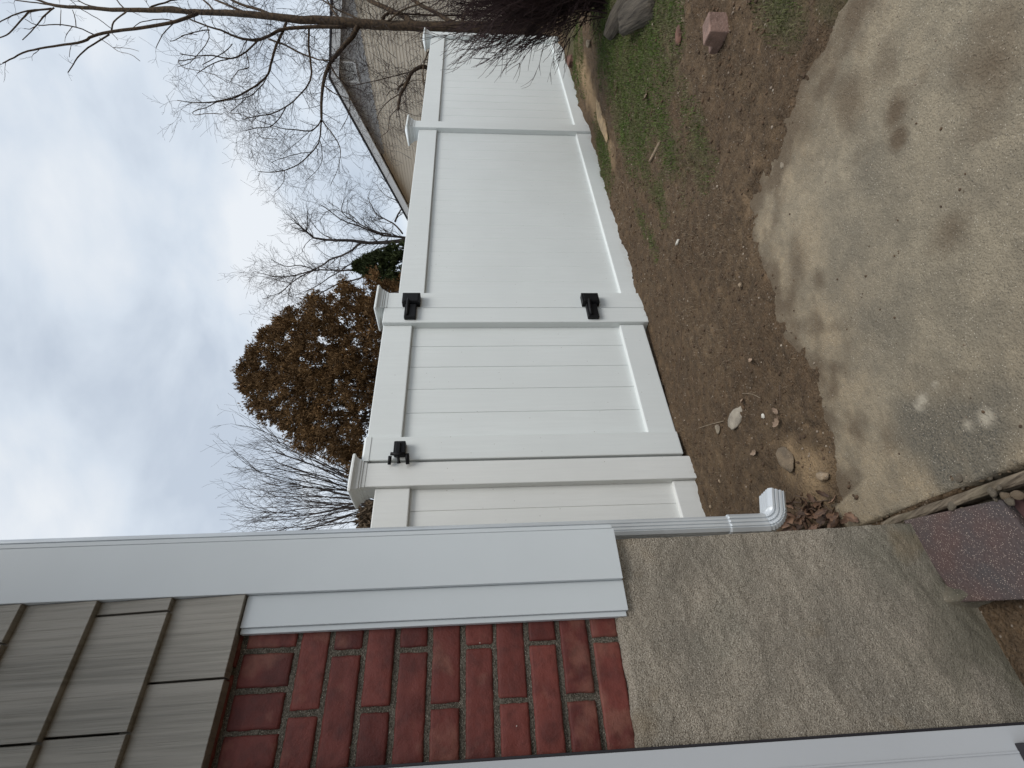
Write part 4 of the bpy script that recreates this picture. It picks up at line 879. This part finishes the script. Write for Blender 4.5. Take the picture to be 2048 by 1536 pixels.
# dead leaves
def leaf_mesh(seed, L_=.03, W_=.016, curl=.5):
    rnd = random.Random(seed); v = []; f = []
    n = 8
    for i in range(n+1):
        u = i/n; w = W_*math.sin(math.pi*min(1, u*.92+.04))**.7*(1+.25*math.sin(u*19+seed)); z = curl*L_*(u-.5)**2*2
        for s in (-1, -.45, 0, .45, 1): v.append(((u-.5)*L_*2, s*w, z+abs(s)**1.5*w*curl*(1.1 if s > 0 else .6)+rnd.uniform(-.0006, .0006)))
    for i in range(n):
        for j in range(4): a = i*5+j; f.append((a, a+1, a+6, a+5))
    me = bpy.data.meshes.new('leaf'); me.from_pydata(v, [], f); me.update(); me.polygons.foreach_set('use_smooth', [True]*len(f)); return me
lm1 = mat('dead_leaf', (.17, .10, .062), .75, 0, 60, .0006, 150, col2=(.08, .045, .03), objvar=.6); lm2 = mat('pale_dead_leaf', (.30, .22, .155), .75, 0, 60, .0006, 150, col2=(.19, .13, .09), objvar=.25)
LM = []
for i in range(7):
    me = leaf_mesh(i+1, (.030, .026, .022, .034, .020, .028, .024)[i], (.015, .012, .013, .013, .010, .010, .014)[i], (.5, .8, .3, 1.0, .6, .9, .4)[i]); me.materials.append(lm1); LM.append(me)
LP = []
for i in range(3): me = leaf_mesh(i+20, .026, .009+.002*i, .5+.3*i); me.materials.append(lm2); LP.append(me)
rnd = random.Random(77)
def add_leaf(me, x, y, z, label, group, tilt=.7, s=1):
    o = bpy.data.objects.new('leaf', me); COL.objects.link(o); o.location = (x, y, z); o.scale = (s, s, s); o.rotation_euler = (rnd.uniform(-tilt, tilt), rnd.uniform(-tilt, tilt), rnd.uniform(0, 6.28)); return tag(o, label, 'leaf', group)
for k in range(64):
    px = (rnd.gauss(1632, 32), rnd.gauss(1030, 20)); p = atG(*px)
    if p.x < .475 or px[1] < 985: continue
    add_leaf(LM[rnd.randrange(7)], p.x, p.y, gh(p.x, p.y)+.006+rnd.uniform(0, .022), 'brown dead leaf in the litter heap under the downspout elbow', 'dead leaves under the downspout elbow', 1.0, rnd.uniform(.65, 1.05))
for px, lab, k, s in (((1523,905), 'curled pale leaf standing on the dirt above the sandy stone', 0, 1.1), ((1495,803), 'small folded pale leaf at the tip of the leaf-shaped stone', 1, .9), ((1566,845), 'crumpled pale leaf on the dirt nearest the driveway', 2, .95), ((1512,722), 'small pale leaf on the dirt far from the stones', 1, .75), ((1242,180), 'pale leaf lying in the far green grass', 0, 1.6), ((1300,195), 'pale narrow leaf in the near green grass', 1, 1.6), ((1560,822), 'tiny pale leaf scrap on the damp dirt', 2, .6)):
    p = atG(*px); add_leaf(LP[k], p.x, p.y, gh(p.x, p.y)+.008, lab, None, .5, s)
# twigs and straw lying on the soil (each a real thin stick)
M['straw'] = mat('dry_straw', (.30, .235, .16), .8, .3, 30); M['straw_d'] = mat('dark_twig_ground', (.13, .085, .06), .85, .3, 30)
def stick(pts, r, label, m_, name='twig'):
    P = [atG(*q) for q in pts]; P = [Vector((p.x, p.y, gh(p.x, p.y)+.004)) for p in P]; mb = MB(); mb.tube(smooth_path(P, 4), r, 5); tag(mb.build(name, m_, None, smooth=True), label, 'twig')
stick([(1404,856),(1425,849),(1453,842)], .0017, 'straight pale twig touching the leaf-shaped stone', M['straw']); stick([(1367,656),(1366,700),(1362,745),(1357,800)], .0014, 'long thin reddish root lying along the dirt in front of the gate', M['straw_d'])
stick([(1490,787),(1510,788),(1528,796)], .0013, 'short curved straw on the dirt beside the folded leaf', M['straw']); stick([(1563,770),(1568,800),(1565,815)], .001, 'fine bent rootlet near the driveway edge', M['straw_d'])
stick([(1303,322),(1312,303),(1325,284)], .012, 'short thick brown stick lying in the thin grass', M['st_tan'], 'stick')
for k, q in enumerate([[(1585,1010),(1640,1030),(1700,1052)],[(1600,990),(1650,1010),(1690,1045)],[(1570,1000),(1610,1005),(1660,1000)]]):
    stick(q, .0014, ('lowest of three twigs across the leaf heap', 'middle of three twigs across the leaf heap', 'highest of three twigs across the leaf heap')[k], M['straw_d'])
# loose gravel and clods: uncountable
def scatter(name, n, seed, m_, smin, smax, wfun, region, sink=.3):
    rs = np.random.RandomState(seed); v = []; f = []; X = rs.uniform(region[0], region[1], n); Y = rs.uniform(region[2], region[3], n); keep = rs.rand(n) < wfun(X, Y); X, Y = X[keep], Y[keep]
    Z = dirt_h(X, Y); sd = sdist(X, Y, POLY); Z = np.where(sd < -.01, np.maximum(Z, drive_h(X, Y)), Z)
    for i in range(len(X)):
        s = smin+(smax-smin)*rs.rand()**3.5; s *= 1+.12*X[i]; n0 = len(v); sc = (s*rs.uniform(.8, 1.3), s*rs.uniform(.6, 1), s*rs.uniform(.45, .8)); a = rs.uniform(0, 6.28); ca, sa = math.cos(a), math.sin(a)
        for q in IV1:
            x, y, z = q.x*sc[0]*rs.uniform(.85, 1.15), q.y*sc[1], q.z*sc[2]; v.append((X[i]+x*ca-y*sa, Y[i]+x*sa+y*ca, Z[i]+z+s*(.5-sink)))
        f += [tuple(n0+j for j in q) for q in IF1]
    o = mesh(name, v, f, m_, None, smooth=True); return tag(o, kind='stuff')
M['clod'] = mat('soil_crumb', (.115, .074, .045), .95, 0, 15, .001, 200, col2=(.065, .045, .032), spec=.2); M['grit'] = mat('pale_grit', (.36, .30, .23), .85, 0, 25, col2=(.20, .15, .11))
wd = lambda X, Y: np.where(sdist(X, Y, POLY) > -.03, .35+.65*np.clip(fbm(X*3, Y*3, 3, 12)+.4, 0, 1), .0)*(Y < 2.6)*((X > .53)|(Y > 1.33))
scatter('soil_crumbs', 9000, 1, M['clod'], .0012, .0085, wd, (.47, 4.2, .5, 2.6)); scatter('grit', 1500, 2, M['grit'], .0012, .0055, wd, (.47, 4, .5, 2.6))
scatter('driveway_grit', 800, 3, M['grit'], .0008, .0026, lambda X, Y: (sdist(X, Y, POLY) < -.005)*.8, (.45, 1.7, .2, 1.35)); scatter('driveway_crumbs', 420, 4, M['clod'], .001, .0045, lambda X, Y: (sdist(X, Y, POLY) < -.005)*np.clip(.3+fbm(X*4, Y*4, 3, 8), 0, 1), (.45, 1.75, .2, 1.35))
# grass
def blades(name, n, seed, m_, wfun, region, hmin, hmax, lean=.6, wdt=.0013, far=True):
    rs = np.random.RandomState(seed); X = rs.uniform(region[0], region[1], n); Y = rs.uniform(region[2], region[3], n); keep = rs.rand(n) < wfun(X, Y); X, Y = X[keep], Y[keep]; Z = dirt_h(X, Y); k = len(X)
    L_ = rs.uniform(hmin, hmax, k); a = rs.uniform(0, 2*np.pi, k); le_ = rs.uniform(.15, lean, k); w = wdt*(1+.24*X)*rs.uniform(.7, 1.3, k); b_ = rs.uniform(0, 2*np.pi, k)
    dx, dy = np.cos(a)*le_, np.sin(a)*le_; h = np.sqrt(np.maximum(.05, 1-le_**2)); wx, wy = np.cos(b_)*w, np.sin(b_)*w
    v = np.zeros((k, 5, 3)); v[:, 0] = np.stack([X-wx, Y-wy, Z-.004], -1); v[:, 1] = np.stack([X+wx, Y+wy, Z-.004], -1)
    mx_, my_, mz_ = X+dx*L_*.4, Y+dy*L_*.4, Z+h*L_*.65; v[:, 2] = np.stack([mx_+wx*.8, my_+wy*.8, mz_], -1); v[:, 3] = np.stack([mx_-wx*.8, my_-wy*.8, mz_], -1)
    v[:, 4] = np.stack([X+dx*L_*1.25, Y+dy*L_*1.25, Z+h*L_*.85], -1); i = np.arange(k)*5
    fc = [tuple(r) for r in np.stack([i, i+1, i+2, i+3], -1).tolist()]+[tuple(r) for r in np.stack([i+3, i+2, i+4], -1).tolist()]
    o = mesh(name, v.reshape(-1, 3).tolist(), fc, m_, None); sh_ = rs.rand(k); o.data.attributes.new('shade', 'FLOAT', 'FACE').data.foreach_set('value', np.concatenate([sh_, sh_]).astype(np.float32)); return tag(o, kind='stuff')
m, t, b, o = base('grass_blade', .6, .3); c = nmix(t, nattr(t, 'shade'), (.048, .084, .014), (.115, .155, .034)); c = nmix(t, nnoise(t, o, 3.5, 4, .45, .68), c, (.15, .135, .065)); t.links.new(c, b.inputs['Base Color']); M['grass'] = m
gw = lambda X, Y: np.clip(grass_w(X, Y), 0, 1)*(Y < 2.52)
tag(blades('grass', 150000, 5, M['grass'], gw, (1.3, 6.8, .45, 2.54), .008, .026, .92, .0010), 'short green grass growing in thin patches before the fence')
sw = lambda X, Y: np.clip(fbm(X*3.3, Y*3.3, 4, 101)*1.6-.15, 0, 1)*(sdist(X, Y, POLY) > -.02)*(Y < 2.54)*np.where(X > .6, 1, .0)
blades('dry_grass', 60000, 7, M['straw'], lambda X, Y: sw(X, Y)*.5*sst(X, .7, 2.0)+.02*(X > .6)*(Y < 2.5)*(sdist(X, Y, POLY) > 0), (.6, 5, .5, 2.54), .008, .030, .97, .0006)
